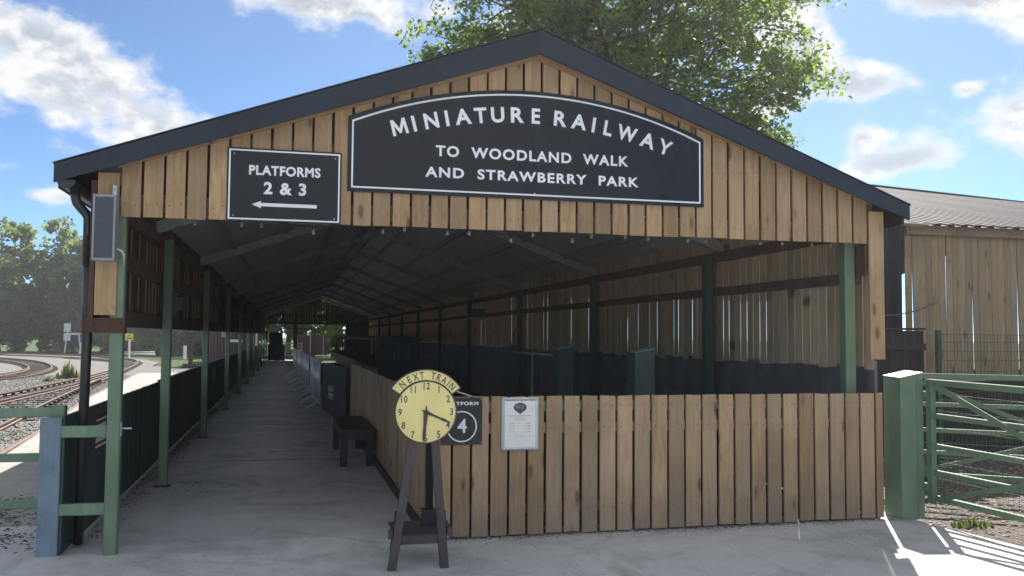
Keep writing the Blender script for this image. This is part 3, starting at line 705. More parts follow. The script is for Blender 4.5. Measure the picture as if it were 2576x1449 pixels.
obj('notice_board', G().box(1.0105 - .046, 1.0105 - .034, 1.05, 1.62, .60, .90), 'maroon', nt)
g = G()
for k, (za, zb) in enumerate(((.86, .875), (.80, .83), (.75, .78), (.68, .72), (.635, .655))): g.box(.9770, .9782, 1.11, 1.56 - .05 * (k % 2), za, zb)
obj('printing', g, 'white_print', nt)
# small plaques further along the same fence
for yy, ll in ((13.6, 'dark plaque on the dark green fence near the fourth green post'),):
    q = thing('fence_plaque', (.97, yy, .7), ll, 'plaque'); obj('plaque_board', G().box(.968, .978, yy - .3, yy + .3, .62, .86), 'black_sign', q); obj('plaque_rim', G().box(.968, .982, yy - .31, yy + .31, .861, .872), 'old_grey', q)

# blue and green timber barrier at the left edge
bp_ = thing('timber_barrier', (.87, .1, 0), 'short rail barrier with one thick pale blue post at the left edge', 'barrier')
tag(obj('post', G().beam((.872, .09, 0), (.872, .09, .985), .142, .09, up=(0, 1, 0), ch=.007), 'blue_timber', bp_), 'thick pale blue timber post')
obj('post', G().beam((.885, .22, -.02), (.885, .22, 1.065), .10, .10, up=(0, 1, 0), ch=.008), 'green_timber', bp_)
for z_ in (.885, .325): obj('rail', G().beam((.945, .075, z_), (1.252, .055, z_), .045, .085, ch=.006), 'green_timber', bp_)
for z_, h_ in ((1.015, .07), (.685, .06), (.345, .065)): obj('rail', G().beam((-2.2, .42, z_ - .03), (.833, .25, z_), .04, h_, ch=.006), 'green_timber', bp_)
obj('post', G().beam((-1.3, .44, -.17), (-1.3, .44, 1.04), .10, .10, up=(0, 1, 0), ch=.008), 'green_timber', bp_)
# latch bolt on the front post
lt = thing('latch_bolt', (1.36, .03, .89), 'small galvanised latch bolt on the foremost green post', 'latch')
obj('bolt_plate', G().box(1.3465, 1.352, .02, .07, .85, .95), 'galv', lt); g = G(); g.tube([(1.35, .045, .905), (1.42, .045, .905)], .007, 8); obj('bolt_rod', g, 'galv', lt)

# ================================================================== CLOCK STAND
ck = thing('clock_stand', (3.45, -.7, 0), 'cream NEXT TRAIN clock face on a brown timber stand', 'clock')
CX, CY, CZ, CRr = 3.462, -.845, 1.072, .217
def disc(r0, r1, a0, a1, n, y0, y1, zoff=0):
    g = G(); pts = [(math.cos(a0 + (a1 - a0) * i / n), math.sin(a0 + (a1 - a0) * i / n)) for i in range(n + 1)]
    full = abs(a1 - a0) > 6.28
    vs = []
    for y in (y0, y1):
        for r in (r0, r1): vs += [(CX + r * c, y, CZ + zoff + r * s_) for c, s_ in pts]
    m1 = n + 1; fs = []
    for i in range(n):
        fs += [(i, i + 1, m1 + i + 1, m1 + i), (2 * m1 + i, 3 * m1 + i, 3 * m1 + i + 1, 2 * m1 + i + 1), (m1 + i, m1 + i + 1, 3 * m1 + i + 1, 3 * m1 + i), (i, 2 * m1 + i, 2 * m1 + i + 1, i + 1)]
    if not full: fs += [(0, m1, 3 * m1, 2 * m1), (n, 2 * m1 + n, 3 * m1 + n, m1 + n)]
    return g.add(vs, fs)
TAU = 2 * math.pi
fc = obj('clock_face', disc(0.0001, CRr - .006, 0, TAU, 56, CY - .006, CY + .012), 'cream', ck)
obj('rim', disc(CRr - .007, CRr + .003, 0, TAU, 56, CY - .010, CY + .014), 'clock_ink', ck)
A0, A1 = R_(35), R_(145)
bn = obj('banner', disc(CRr + .006, CRr * 1.335, A0, A1, 30, CY - .006, CY + .012), 'cream', ck)
g = disc(CRr * 1.335, CRr * 1.335 + .008, A0 - .025, A1 + .025, 30, CY - .010, CY + .014)
for a in (A0 - .02, A1 + .02):
    g.beam((CX + CRr * 1.01 * math.cos(a), CY + .002, CZ + CRr * 1.01 * math.sin(a)), (CX + CRr * 1.345 * math.cos(a), CY + .002, CZ + CRr * 1.345 * math.sin(a)), .008, .023, up=(0, 1, 0))
obj('banner_rim', g, 'clock_ink', ck)
g = G()
for ch, deg in zip('NEXT TRAIN', (131, 118, 107, 97, 0, 79, 69.5, 60, 51.5, 43.5)):
    if ch == ' ': continue
    a = R_(deg); r = CRr * 1.055; letter_at(g, ch, CX + r * math.cos(a), CZ + r * math.sin(a), a - math.pi / 2, .050, CY - .0075, .012, .74)
obj('lettering', g, 'clock_ink', bn, fix=False)
g = G()
for hnum in range(1, 13):
    a = math.pi / 2 - hnum * TAU / 12; s_ = str(hnum); hh = .049; rr = CRr * .83
    cx_, cz_ = CX + rr * math.cos(a), CZ + rr * math.sin(a) - hh / 2
    if len(s_) == 1: letter_at(g, s_, cx_, cz_, 0, hh, CY - .0075, .013, .80)
    else:
        letter_at(g, s_[0], cx_ - .015, cz_, 0, hh, CY - .0075, .013, .76); letter_at(g, s_[1], cx_ + .014, cz_, 0, hh, CY - .0075, .013, .76)
obj('numerals', g, 'clock_ink', fc, fix=False)
def hand(name, ang, prof, y):
    d = Vector((math.cos(ang), math.sin(ang))); nn = Vector((-d.y, d.x)); pts = [(CX + d.x * t_ + nn.x * h_, CZ + d.y * t_ + nn.y * h_) for t_, h_ in prof] + [(CX + d.x * t_ - nn.x * h_, CZ + d.y * t_ - nn.y * h_) for t_, h_ in reversed(prof)]
    return obj(name, G().prism(pts, FY, y - .004, y), 'clock_ink', ck)
hand('hand', R_(-94), [(-.045, .001), (-.018, .006), (0, .017), (.03, .014), (.10, .0095), (.15, .011), (.185, .009), (.20, .003), (.214, .002)], CY - .013)
hand('hand', R_(-24), [(-.036, .001), (-.012, .007), (.0, .013), (.05, .008), (.11, .007), (.14, .0105), (.168, .006), (.19, .0025)], CY - .008)
obj('hand_boss', G().lathe([(0, .006), (.008, .005), (.011, 0)], (CX, CY - .017, CZ), 12, 'Y'), 'clock_ink', ck)
for xt, xb in ((3.395, 3.238), (3.523, 3.602)):
    obj('leg', G().beam((xt, -.815, .98), (xb, -.862, .0), .060, .032, up=(0, 1, 0), ch=.003), 'clock_brown', ck)
obj('stretcher', G().beam((3.255, -.845, .20), (3.600, -.845, .20), .03, .062, ch=.003), 'clock_brown', ck)
obj('stretcher', G().beam((3.225, -.875, .245), (3.36, -.35, .245), .03, .06, ch=.003), 'clock_brown', ck)
obj('stretcher', G().beam((3.635, -.875, .245), (3.66, -.35, .245), .03, .06, ch=.003), 'clock_brown', ck)
obj('shelf', G().box(3.262, 3.618, -.828, -.40, .222, .236), 'clock_brown', ck)
obj('pole', G().beam((3.505, -.775, .88), (3.535, -.56, .34), .055, .05, up=(0, 1, 0), ch=.004), 'black_paint', ck)
obj('pole_foot', G().beam((3.535, -.55, .2365), (3.535, -.55, .35), .10, .10, up=(0, 1, 0), ch=.008), 'black_paint', ck)
for xr in (3.34, 3.665): obj('leg', G().beam((xr, -.37, .30), (xr + (.03 if xr > 3.5 else -.03), -.30, 0), .05, .032, up=(0, 1, 0), ch=.003), 'clock_brown', ck)
# platform 4 sign and framed timetable on the fence
p4 = thing('platform_four_sign', (3.87, -.035, .74), 'square black PLATFORM 4 sign half hidden behind the clock', 'sign')
obj('board', G().box(3.705, 4.037, -.036, -.030, .742, 1.112), 'black_sign', p4)
CXo, CZo, Yo = CX, CZ, CY; CX, CZ = 3.872, .885
obj('ring', disc(.113, .123, 0, TAU, 48, -.0385, -.0363), 'white_print', p4); CX, CZ = CXo, CZo
obj('lettering', text_g('PLATFORM', 3.733, 4.005, 1.052, 1.080, -.0375, .035, 1.15), 'white_print', p4, fix=False)
obj('lettering', text_g('4', 3.838, 3.912, .835, .945, -.0375, .022), 'white_print', p4, fix=False)
for x, z in ((4.026, 1.10), (4.026, .755)): obj('screw', G().lathe([(0, .004), (.004, .003), (.005, 0)], (x, -.037, z), 8, 'Y'), 'alu', p4)
tf = thing('timetable_frame', (4.35, -.035, .685), 'silver snap frame holding a printed timetable on the front fence', 'frame')
X0, X1, Z0, Z1 = 4.196, 4.504, .688, 1.110
obj('paper', G().box(X0 + .015, X1 - .015, -.0365, -.0300, Z0 + .015, Z1 - .015), 'paper', tf)
g = G()
def mitre(xa, xb, za, zb, wd, y0, y1, y2):
    o = [(xa, za), (xb, za), (xb, zb), (xa, zb)]; i = [(xa + wd, za + wd), (xb - wd, za + wd), (xb - wd, zb - wd), (xa + wd, zb - wd)]; mm = [(xa + wd * .45, za + wd * .45), (xb - wd * .45, za + wd * .45), (xb - wd * .45, zb - wd * .45), (xa + wd * .45, zb - wd * .45)]
    vs = [(x, y0, z) for x, z in o] + [(x, y1, z) for x, z in o] + [(x, y2, z) for x, z in mm] + [(x, y1, z) for x, z in i] + [(x, y0, z) for x, z in i]
    return G().add(vs, [(r * 4 + j, r * 4 + (j + 1) % 4, (r + 1) * 4 + (j + 1) % 4, (r + 1) * 4 + j) for r in range(4) for j in range(4)])
obj('frame', mitre(X0, X1, Z0, Z1, .026, -.028, -.040, -.047), 'alu', tf)
em = [(4.35 + .054 * math.cos(R_(d)), 1.030 + .038 * math.sin(R_(d))) for d in range(-60, 241, 12)] + [(4.350, .976)]
e_ = obj('emblem', G().prism(em, FY, -.0378, -.0367), 'emblem', tf)
obj('emblem_lettering', text_g('MVLR', 4.315, 4.385, 1.020, 1.048, -.0384, .02), 'emblem_ink', e_, fix=False)
g = G()
for s_, xa, xb, z_, h_ in (('MEASE VALLEY LIGHT RAILWAY', 4.255, 4.445, .958, .010), ('ONE TREE HALT', 4.300, 4.400, .942, .009), ('DEPARTURES', 4.310, 4.390, .926, .009), ('10:40', 4.263, 4.305, .897, .011), ('13:40', 4.395, 4.437, .897, .011), ('11:05', 4.263, 4.305, .875, .011), ('14:05', 4.395, 4.437, .875, .011), ('11:35', 4.263, 4.305, .853, .011), ('14:35', 4.395, 4.437, .853, .011), ('12:15', 4.263, 4.305, .831, .011), ('15:30', 4.395, 4.437, .831, .011), ('Trains may be delayed or cancelled at short notice', 4.255, 4.445, .800, .007), ('please ask a member of staff', 4.305, 4.395, .787, .007)):
    text_g(s_, xa, xb, z_, z_ + h_, -.0372, .0, 1.0, g)
obj('printing', g, 'print_grey', tf, fix=False)

# ================================================================== THINGS UNDER THE ROOF
tb = thing('black_bench', (3.37, 5.05, 0), 'low black timber bench standing against the walkway fence', 'bench')
for k in range(3): obj('slat', G().beam((3.165 + .07 + k * .139, 4.08, .432), (3.165 + .07 + k * .139, 6.02, .432), .135, .036, ch=.004), 'black_paint', tb)
for x, y in ((3.215, 4.17), (3.53, 4.17), (3.215, 5.93), (3.53, 5.93)): obj('leg', G().beam((x, y, 0), (x, y, .412), .085, .10, up=(0, 1, 0), ch=.004), 'black_paint', tb)
for x in (3.20, 3.545): obj('apron', G().beam((x, 4.22, .365), (x, 5.88, .365), .03, .09), 'black_paint', tb)
for y in (4.13, 5.97): obj('apron', G().beam((3.26, y, .365), (3.485, y, .365), .03, .09), 'black_paint', tb)
# crowd barriers in a row
def make_barrier():
    t_ = thing('crowd_barrier', (0, 0, 0), 'x', 'barrier', 'galvanised crowd barriers lining the walkway')
    L = 2.2; H = 1.05; g = G(); r = .019
    g.tube([(0, 0, .18), (0, 0, H - .09), (0, .03, H - .03), (0, .09, H), (0, L - .09, H), (0, L - .03, H - .03), (0, L, H - .09), (0, L, .18), (0, L - .05, .17), (0, .05, .17), (0, 0, .18)], r, 8); obj('tube_frame', g, 'barrier_alu', t_)
    br_ = None
    for k in range(1, 22):
        y = L * k / 22
        if br_ is None: g = G(); g.tube([(0, y, .19), (0, y, H - .02)], .009, 6); br_ = obj('bar', g, 'galv', t_)
        else: c = WL[br_.name]; share(br_, (c[0], y, c[2]), t_)
    for y in (.28, L - .28):
        g = G(); g.beam((.02, y, .21), (-.33, y, .015), .06, .026, ch=.003); g.beam((-.02, y, .20), (.26, y, .015), .06, .026, ch=.003); obj('foot', g, 'barrier_alu', t_)
    return t_
b0 = make_barrier(); ang = math.atan2(3.19 - 2.66, 33.4 - 12.4)
words = ['nearest', 'second nearest', 'third nearest', 'fourth nearest', 'fifth nearest', 'sixth nearest', 'seventh nearest', 'farthest']
for k in range(8):
    d = 12.35 + k * 2.36; o = b0 if k == 0 else copy_thing(b0, (0, 0, 0)); xx = 3.20 - (d - 12.35) * math.tan(ang) + (.03 if k % 2 else 0); o.location = (xx, d, 0); o.rotation_euler = (0, 0, ang + random.uniform(-.01, .01))
    o['label'] = 'galvanised crowd barrier beside the walkway, %s of the row of eight' % words[k]
# dark screen with the EXIT ONLY notice
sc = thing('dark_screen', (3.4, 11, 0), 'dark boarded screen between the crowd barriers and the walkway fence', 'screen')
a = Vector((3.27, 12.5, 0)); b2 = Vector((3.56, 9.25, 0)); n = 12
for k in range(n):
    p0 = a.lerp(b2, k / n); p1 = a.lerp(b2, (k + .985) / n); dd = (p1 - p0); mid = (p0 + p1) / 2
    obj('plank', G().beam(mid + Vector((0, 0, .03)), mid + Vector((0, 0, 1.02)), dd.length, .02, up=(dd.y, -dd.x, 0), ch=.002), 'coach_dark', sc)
mid = a.lerp(b2, .42); dd = (b2 - a).normalized(); nn = Vector((dd.y, -dd.x, 0));  nn = nn if nn.x < 0 else -nn
ex = thing('exit_notice', mid + nn * .02 + Vector((0, 0, .35)), 'small EXIT ONLY notice on the dark screen by the barriers', 'notice')
def on_screen(u, z, off): q = mid + dd * u + nn * off; return (q.x, q.y, z)
def srect(g, u0, u1, z0, z1, o0, o1):
    vs = [on_screen(u, z, o) for o in (o0, o1) for u, z in ((u0, z0), (u1, z0), (u1, z1), (u0, z1))]
    g.add(vs, [(0, 1, 2, 3), (4, 7, 6, 5), (0, 4, 5, 1), (1, 5, 6, 2), (2, 6, 7, 3), (3, 7, 4, 0)])
g = G(); srect(g, -.36, .36, .34, .60, .012, .016); obj('notice_board', g, 'black_sign', ex)
g = G()
for q in ((-.35, .35, .345, .355), (-.35, .35, .585, .595), (-.35, -.32, .3555, .5845), (.32, .35, .3555, .5845)): srect(g, *q, .0165, .018)
obj('notice_rim', g, 'white_print', ex)
g = G()
for s_, z0 in (('EXIT', .485), ('ONLY', .385)): text_g(s_, -.24, .24, z0, z0 + .07, 0, .03, 1, g, lambda x, z: on_screen(x, z, .0175))
obj('lettering', g, 'white_print', ex, fix=False)
# green box pillars with sloping caps
def pillar(x, y, z, w, label):
    t_ = thing('green_pillar', (x, y, 0), label, 'pillar', 'green box pillars with sloping caps')
    h = w / 2; g = G(); z2 = z + .045
    vs = [(x - h, y - h, -.0), (x + h, y - h, 0), (x + h, y + h, 0), (x - h, y + h, 0), (x - h, y - h, z), (x + h, y - h, z2), (x + h, y + h, z2 + .01), (x - h, y + h, z + .01)]
    g.add(vs, [(0, 3, 2, 1), (4, 5, 6, 7), (0, 1, 5, 4), (1, 2, 6, 5), (2, 3, 7, 6), (3, 0, 4, 7)]); obj('shaft', g, 'green_paint' if y < .5 else 'green_paint_dimmed', t_)
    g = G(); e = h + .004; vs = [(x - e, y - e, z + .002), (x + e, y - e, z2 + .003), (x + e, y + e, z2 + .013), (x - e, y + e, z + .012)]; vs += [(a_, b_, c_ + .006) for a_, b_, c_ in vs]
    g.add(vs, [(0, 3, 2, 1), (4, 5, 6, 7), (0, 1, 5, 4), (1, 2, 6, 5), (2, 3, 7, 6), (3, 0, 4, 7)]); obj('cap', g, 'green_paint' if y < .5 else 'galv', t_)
    g = G().box(x + h * .42, x + h * .50, y - h - .004, y - h - .0005, .01, z2 - .03); obj('seam', g, 'green_paint' if y < .5 else 'green_paint_dimmed', t_)
    return t_
pillar(7.968, .03, 1.252, .235, 'green box pillar with sloping cap between the front fence and the metal gate')
pillar(6.32, 2.25, 1.43, .23, 'green box pillar inside the shed nearest the front fence')
pillar(6.32, 5.15, 1.42, .23, 'green box pillar inside the shed, second from the front fence')
pillar(6.32, 8.4, 1.41, .23, 'green box pillar inside the shed farthest from the front fence')
hr = thing('hand_rail', (6.3, 3.7, 1.2), 'thin metal hand rail between the two rear green pillars', 'rail')
g = G(); g.tube([(6.32, 5.28, 1.33), (6.32, 8.28, 1.33)], .016, 8); obj('rail_tube', g, 'galv', hr); g = G(); g.tube([(6.32, 6.8, -.14), (6.32, 6.8, 1.36)], .02, 8); obj('rail_post', g, 'galv', hr)
# heater box on the right wall
hb = thing('wall_heater', (7.5, 17, 2.3), 'dark box heater mounted high on the right inner wall', 'heater')
obj('heater_case', G().box(7.38, 7.62, 16.3, 17.3, 2.12, 2.34), 'grille', hb); obj('heater_lip', G().box(7.36, 7.60, 16.28, 17.32, 2.075, 2.115), 'old_grey', hb)
# carriages
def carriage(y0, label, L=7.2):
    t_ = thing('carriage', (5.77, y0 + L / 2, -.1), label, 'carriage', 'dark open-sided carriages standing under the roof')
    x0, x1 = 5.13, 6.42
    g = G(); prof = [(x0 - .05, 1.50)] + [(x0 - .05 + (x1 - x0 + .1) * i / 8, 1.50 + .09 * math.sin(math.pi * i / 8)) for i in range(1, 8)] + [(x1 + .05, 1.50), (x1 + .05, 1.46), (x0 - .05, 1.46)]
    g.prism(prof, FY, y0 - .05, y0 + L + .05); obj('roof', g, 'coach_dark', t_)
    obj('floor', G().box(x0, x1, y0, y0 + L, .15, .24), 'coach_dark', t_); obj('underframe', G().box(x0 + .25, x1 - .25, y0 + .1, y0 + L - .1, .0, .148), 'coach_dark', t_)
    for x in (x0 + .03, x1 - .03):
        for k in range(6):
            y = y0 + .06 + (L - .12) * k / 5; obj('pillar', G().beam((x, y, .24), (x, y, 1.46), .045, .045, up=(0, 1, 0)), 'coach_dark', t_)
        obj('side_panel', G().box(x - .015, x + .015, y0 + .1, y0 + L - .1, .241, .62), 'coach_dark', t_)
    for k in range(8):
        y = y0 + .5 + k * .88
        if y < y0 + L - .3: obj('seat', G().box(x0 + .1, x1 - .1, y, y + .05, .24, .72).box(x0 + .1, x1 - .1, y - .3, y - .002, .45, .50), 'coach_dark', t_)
    # end wall with a window
    xa, xb, za, zb = 5.55, 6.33, .86, 1.37
    for ye in ((y0,) if y0 < 21 else ()):
        g = G()
        for q in ((x0 + .06, xa, .24, 1.46), (xb, x1 - .06, .24, 1.46), (xa, xb, .24, za), (xa, xb, zb, 1.46)): g.box(q[0], q[1], ye, ye + .03, q[2], q[3])
        ew = obj('end_wall', g, 'coach_dark', t_); obj('window_pane', G().box(xa + .002, xb - .002, ye + .012, ye + .018, za + .002, zb - .002), 'window_glass', ew)
    for yy in (y0 + 1.2, y0 + L - 1.2):
        for x in (x0 + .35, x1 - .35): g = G().lathe([(0, -.03), (.15, -.03), (.17, -.02), (.17, .02), (.15, .03), (0, .03)], (x, yy, .03), 14, 'Z'); g.v = [(x + (c_ - .03), b_, .03 + (a_ - x)) for a_, b_, c_ in g.v]; obj('wheel', g, 'coach_dark', t_)
    return t_
for k, ww in enumerate(('nearest', 'second', 'third', 'farthest')): carriage(20 + k * 7.6, 'dark open-sided miniature railway carriage under the roof, %s of four' % ww)

# ================================================================== RIGHT SIDE: BARN, FENCE, GATES
bn_ = thing('timber_barn', (14, 7, 0), 'pale boarded barn with corrugated roof standing right of the shed', 'barn')
x = 11.074; k = 0
while x < 16.5:
    wd = .1125; gp_ = random.choice((.001, .002, .003, .002, .004)); lean = 0
    g = plank_xz(x, x + wd - gp_, 1.02, 3.19, 3.19, 4.0 - .004 * (k % 2) - random.uniform(0, .004), 4.012, .002)
    if k in (1, 10, 17):      # boards that have shrunk or slipped leave an open slit
        g.v = [((vx + (.028 if vx < x + .05 and vz < 3 else 0)), vy, vz) for vx, vy, vz in g.v]
    if k in (6,): g.v = [((vx + (.020 if vx < x + .05 and vz > 3 else .006)), vy, vz) for vx, vy, vz in g.v]
    obj('plank', g, 'barn_timber', bn_); x += wd; k += 1
for z_ in (1.1, 3.1): obj('wall_rail', G().beam((11.1, 4.075, z_), (17, 4.075, z_), .07, .14), 'barn_timber', bn_)
for k in range(2): obj('lower_wall_board', G().beam((11.09, 3.985 + .0, .26 + k * .505), (17.5, 3.985, .26 + k * .505), .03, .5, ch=.004), 'stain_dark', bn_)
# dark left side wall in ribbed sheets
for k in range(3):
    y0 = 4.04 + k * 1.0; g = G(); n = 16; vs = []
    for zz in (.0, 3.25):
        for i in range(n + 1): vs.append((11.06 + (.012 if (i // 2) % 2 else -.012), y0 + .99 * i / n, zz + ((y0 - 4.0) + .99 * i / n) * .24 * (zz > 1)))
    g.add(vs, [(i, i + 1, n + 2 + i, n + 1 + i) for i in range(n)]); obj('side_sheet', g, 'barn_side', bn_, fix=False)
# corrugated roof sheets, each with trapezoid ribs running up the slope
PIT = .225
BR = 16.0
def barn_z(x, y): return 3.225 + (y - 3.82) * .240 - max(0, (x - 18.0)) * .05 * (y - 3.82) / 12.2
x = 10.85; k = 0
while x < 26:
    g = G(); prof = []
    for r in range(4):
        b_ = x + r * PIT; prof += [(b_, 0), (b_ + .10, 0), (b_ + .125, .032), (b_ + .20, .032)]
    prof.append((x + 4 * PIT + .01, 0)); n = len(prof); ys = [3.80 - .006 * (k % 2), 7.0, 11.0, BR]; vs = []
    for yy in ys:
        for px, pz in prof: vs.append((px, yy, barn_z(px, yy) + pz + .002 * (k % 2)))
    for px, pz in prof: vs.append((px, ys[0], barn_z(px, ys[0]) + pz - .004))
    fs = [(j * n + i, j * n + i + 1, (j + 1) * n + i + 1, (j + 1) * n + i) for j in range(3) for i in range(n - 1)] + [(i, 4 * n + i, 4 * n + i + 1, i + 1) for i in range(n - 1)]
    g.add(vs, fs); obj('roof_sheet', g, 'barn_sheet', bn_, fix=False); x += 4 * PIT; k += 1
g = G(); g.add([(10.85, BR, barn_z(10.85, BR) + .04), (26, BR, barn_z(26, BR) + .04), (26, 28, 3.2), (10.85, 28, 3.2)], [(0, 1, 2, 3)]); obj('roof_back_slope', g, 'barn_sheet', bn_, fix=False)
obj('ridge_cap', G().beam((10.8, BR, barn_z(10.8, BR) + .05), (18, BR, barn_z(18, BR) + .05), .30, .03).beam((18, BR, barn_z(18, BR) + .05), (26, BR, barn_z(26, BR) + .05), .30, .03), 'barn_sheet', bn_)
obj('eave_board', G().beam((11.05, 3.93, 3.175), (25.5, 3.93, 3.175), .03, .145), 'barn_timber', bn_)
obj('eave_flashing', G().beam((9.3, 3.9, 3.27), (11.25, 3.78, 3.215), .26, .012), 'white_paint', bn_)
g = G(); pts = [(10.6 + .95 * i / 10, 3.93, 1.93 + .21 * i / 10 - .05 * math.sin(math.pi * i / 10)) for i in range(11)]; g.tube(pts, .008, 6); obj('cable', g, 'cable', bn_)
# brown board door in the passage between shed and barn
bd = thing('brown_door', (10.4, 3.6, 0), 'low dark brown board door in the passage beside the barn', 'door')
for k in range(11): obj('plank', G().beam((9.86 + k * .112, 3.6, .02), (9.86 + k * .112, 3.6, 1.72), .108, .022, up=(0, 1, 0), ch=.003), 'stain_dark', bd)
obj('top_rail', G().beam((9.80, 3.595, 1.745), (11.05, 3.595, 1.745), .06, .03), 'brown_timber', bd); obj('rail', G().beam((9.80, 3.575, 1.5), (11.05, 3.575, 1.5), .025, .09), 'stain_dark', bd)
# welded mesh fence in front of the barn
mf = thing('mesh_fence', (11, 2.6, 0), 'green welded mesh fence with pressed folds in front of the barn', 'fence')
Ym = 2.55
for zrow in range(1):
    g = G(); zz = [(0.02, 0), (.18, 0), (.22, -.03), (.26, 0), (.78, 0), (.82, -.03), (.86, 0), (1.30, 0), (1.34, -.03), (1.38, 0), (1.675, 0)]
    x = 10.45
    while x < 14.5: g.tube([(x, Ym + o_, z_) for z_, o_ in zz], .0026, 4, caps=False); x += .05
    for z_ in (.02, .12, .22, .32, .45, .58, .70, .82, .95, 1.08, 1.20, 1.34, 1.46, 1.57, 1.668): g.tube([(10.45, Ym - .004 - (.03 if z_ in (.22, .82, 1.34) else 0), z_), (14.5, Ym - .004 - (.03 if z_ in (.22, .82, 1.34) else 0), z_)], .0032, 4, caps=False)
    obj('wire_mesh', g, 'wire_green', mf, kind='stuff', fix=False)
for x in (10.45, 12.5, 14.5): obj('fence_post', G().beam((x, Ym + .04, -.05), (x, Ym + .04, 1.72), .06, .06, up=(0, 1, 0), ch=.005), 'wire_green', mf)
def field_gate(name, hx, hy, dx, dy, L, zb, zt, label, sag=0.0):
    t_ = thing(name, (hx, hy, 0), label, 'gate', 'green metal field gates'); d = Vector((dx, dy, 0)).normalized(); H = Vector((hx, hy, 0)); nn = Vector((d.y, -d.x, 0))
    def pt(u, z, off=0): q = H + d * u + nn * off; return (q.x, q.y, z - sag * u)
    for u in (.035, L - .035): obj('stile', G().beam(pt(u, zb), pt(u, zt), .07, .055, up=tuple(nn), ch=.006), 'green_paint', t_)
    hgt = zt - zb
    for f_, h_ in ((.025, .05), (.235, .046), (.45, .046), (.70, .046), (.975, .055)): obj('rail', G().beam(pt(.072, zb + hgt * f_), pt(L - .072, zb + hgt * f_), .042, h_, ch=.005), 'green_paint', t_)
    M = L / 2
    for ua, fa, ub, fb in ((.12, .95, M, .44), (.14, .03, M, .42), (L - .12, .95, M, .44), (L - .14, .03, M, .42)):
        obj('brace', G().beam(pt(ua, zb + hgt * fa, .029), pt(ub, zb + hgt * fb, .029), .014, .045, up=(0, 0, 1)), 'green_paint', t_)
    g = G(); u = .10
    while u < L - .08: g.tube([pt(u, zb + .02, -.026), pt(u, zt - .03, -.026)], .0015, 4, caps=False); u += .05
    z = zb + .05
    while z < zt - .03: g.tube([pt(.08, z, -.029), pt(L - .08, z, -.029)], .0013, 4, caps=False); z += .15
    obj('wire_mesh', g, 'wire_green', t_, kind='stuff', fix=False)
    for z_ in (zb + .12, zt - .14): obj('hinge', G().box(hx - .05, hx + .01, hy - .02, hy + .02, z_ - .03, z_ + .03), 'green_paint', t_)
    return t_
field_gate('field_gate', 8.125, -.10, .11, -.985, 3.0, .17, 1.247, 'green metal field gate swung forward from the front pillar', sag=.018)
field_gate('field_gate', 8.85, 1.25, .74, -.62, 3.0, .17, 1.245, 'green metal field gate standing behind the nearer gate')
# bark chips and stones underfoot
def scatter(name, n, area, z, size, mat, flat=.5, seed=1, label=None, cat=None, keep=None):
    rg = np.random.default_rng(seed); g = G(); cnt = 0
    while cnt < n:
        x, y = rg.uniform(area[0], area[1]), rg.uniform(area[2], area[3])
        if keep and not keep(x, y): continue
        s = size * rg.uniform(.5, 1.5); a = rg.uniform(0, 6.28); ca, sa = math.cos(a), math.sin(a); st_ = rg.uniform(.5, 1.0); tl = rg.uniform(-.4, .4)
        pr = [(1, 0, 0), (.2, st_ * rg.uniform(.6, 1), .1), (-.9, .15, -.1), (-.1, -st_ * rg.uniform(.6, 1), 0), (.05, .05, rg.uniform(.5, 1)), (0, 0, -.6)]
        vs = [(x + s * (u * ca - v * sa), y + s * (u * sa + v * ca), z + s * flat * (w_ + .25 + tl * u)) for u, v, w_ in pr]
        g.add(vs, [(0, 1, 4), (1, 2, 4), (2, 3, 4), (3, 0, 4), (1, 0, 5), (2, 1, 5), (3, 2, 5), (0, 3, 5)]); cnt += 1
    return obj(name, g, mat, label=label, cat=cat, kind='stuff', origin=(area[0], area[2], z), fix=False)
scatter('bark_chips', 9000, (7.9, 13.5, -2.2, 4.0), -.028, .022, 'chip', .35, 3, 'loose bark chips covering the path beyond the gates', 'bark chips', keep=lambda x, y: x > 8.0 + max(0, -y) * .15)
scatter('ballast_stones', 15000, (-7.5, -1.0, 7, 34), -.165, .034, 'stone', .6, 4, 'loose grey ballast stones between the tracks', 'stones', keep=lambda x, y: x < -1.15 - (y - 5) * .076)
CL = [(.05, 1.55, .30), (.45, .75, .20), (-.35, 1.2, .28), (.2, .25, .12), (.62, 1.9, .22), (.78, .32, .10), (-.1, 2.2, .3), (.35, -.12, .08)]
scatter('leaf_litter', 1300, (-1.0, .93, -.4, 2.8), .001, .016, 'litter', .22, 5, 'dark dead leaves and dirt on the concrete at the left', 'leaf litter', keep=lambda x, y: any(random.random() < math.exp(-((x - a) ** 2 + ((y - b) * .7) ** 2) / (c * c)) for a, b, c in CL))
scatter('fence_foot_dirt', 900, (3.6, 7.95, -.16, -.026), .001, .008, 'litter', .3, 15, 'thin line of dirt and grit along the foot of the front fence', 'dirt', keep=lambda x, y: random.random() < math.exp((y + .026) * 26))
scatter('fence_foot_dirt', 700, (1.0, 1.25, .4, 9), .001, .012, 'litter', .3, 16, 'dark dirt gathered along the foot of the dark green fence', 'dirt', keep=lambda x, y: random.random() < math.exp((1.0 - x) * 12))
scatter('leaf_litter', 80, (1.30, 2.1, 2.6, 3.6), .001, .014, 'litter', .18, 6, 'dark crumbs of dirt round the second green post', 'dirt', keep=lambda x, y: (x - 1.5) ** 2 + (y - 3.0) ** 2 < .22)
scatter('concrete_grit', 260, (1.3, 8.0, -1.9, .2), .001, .006, 'litter', .4, 8, 'fine grit scattered on the front concrete', 'grit')

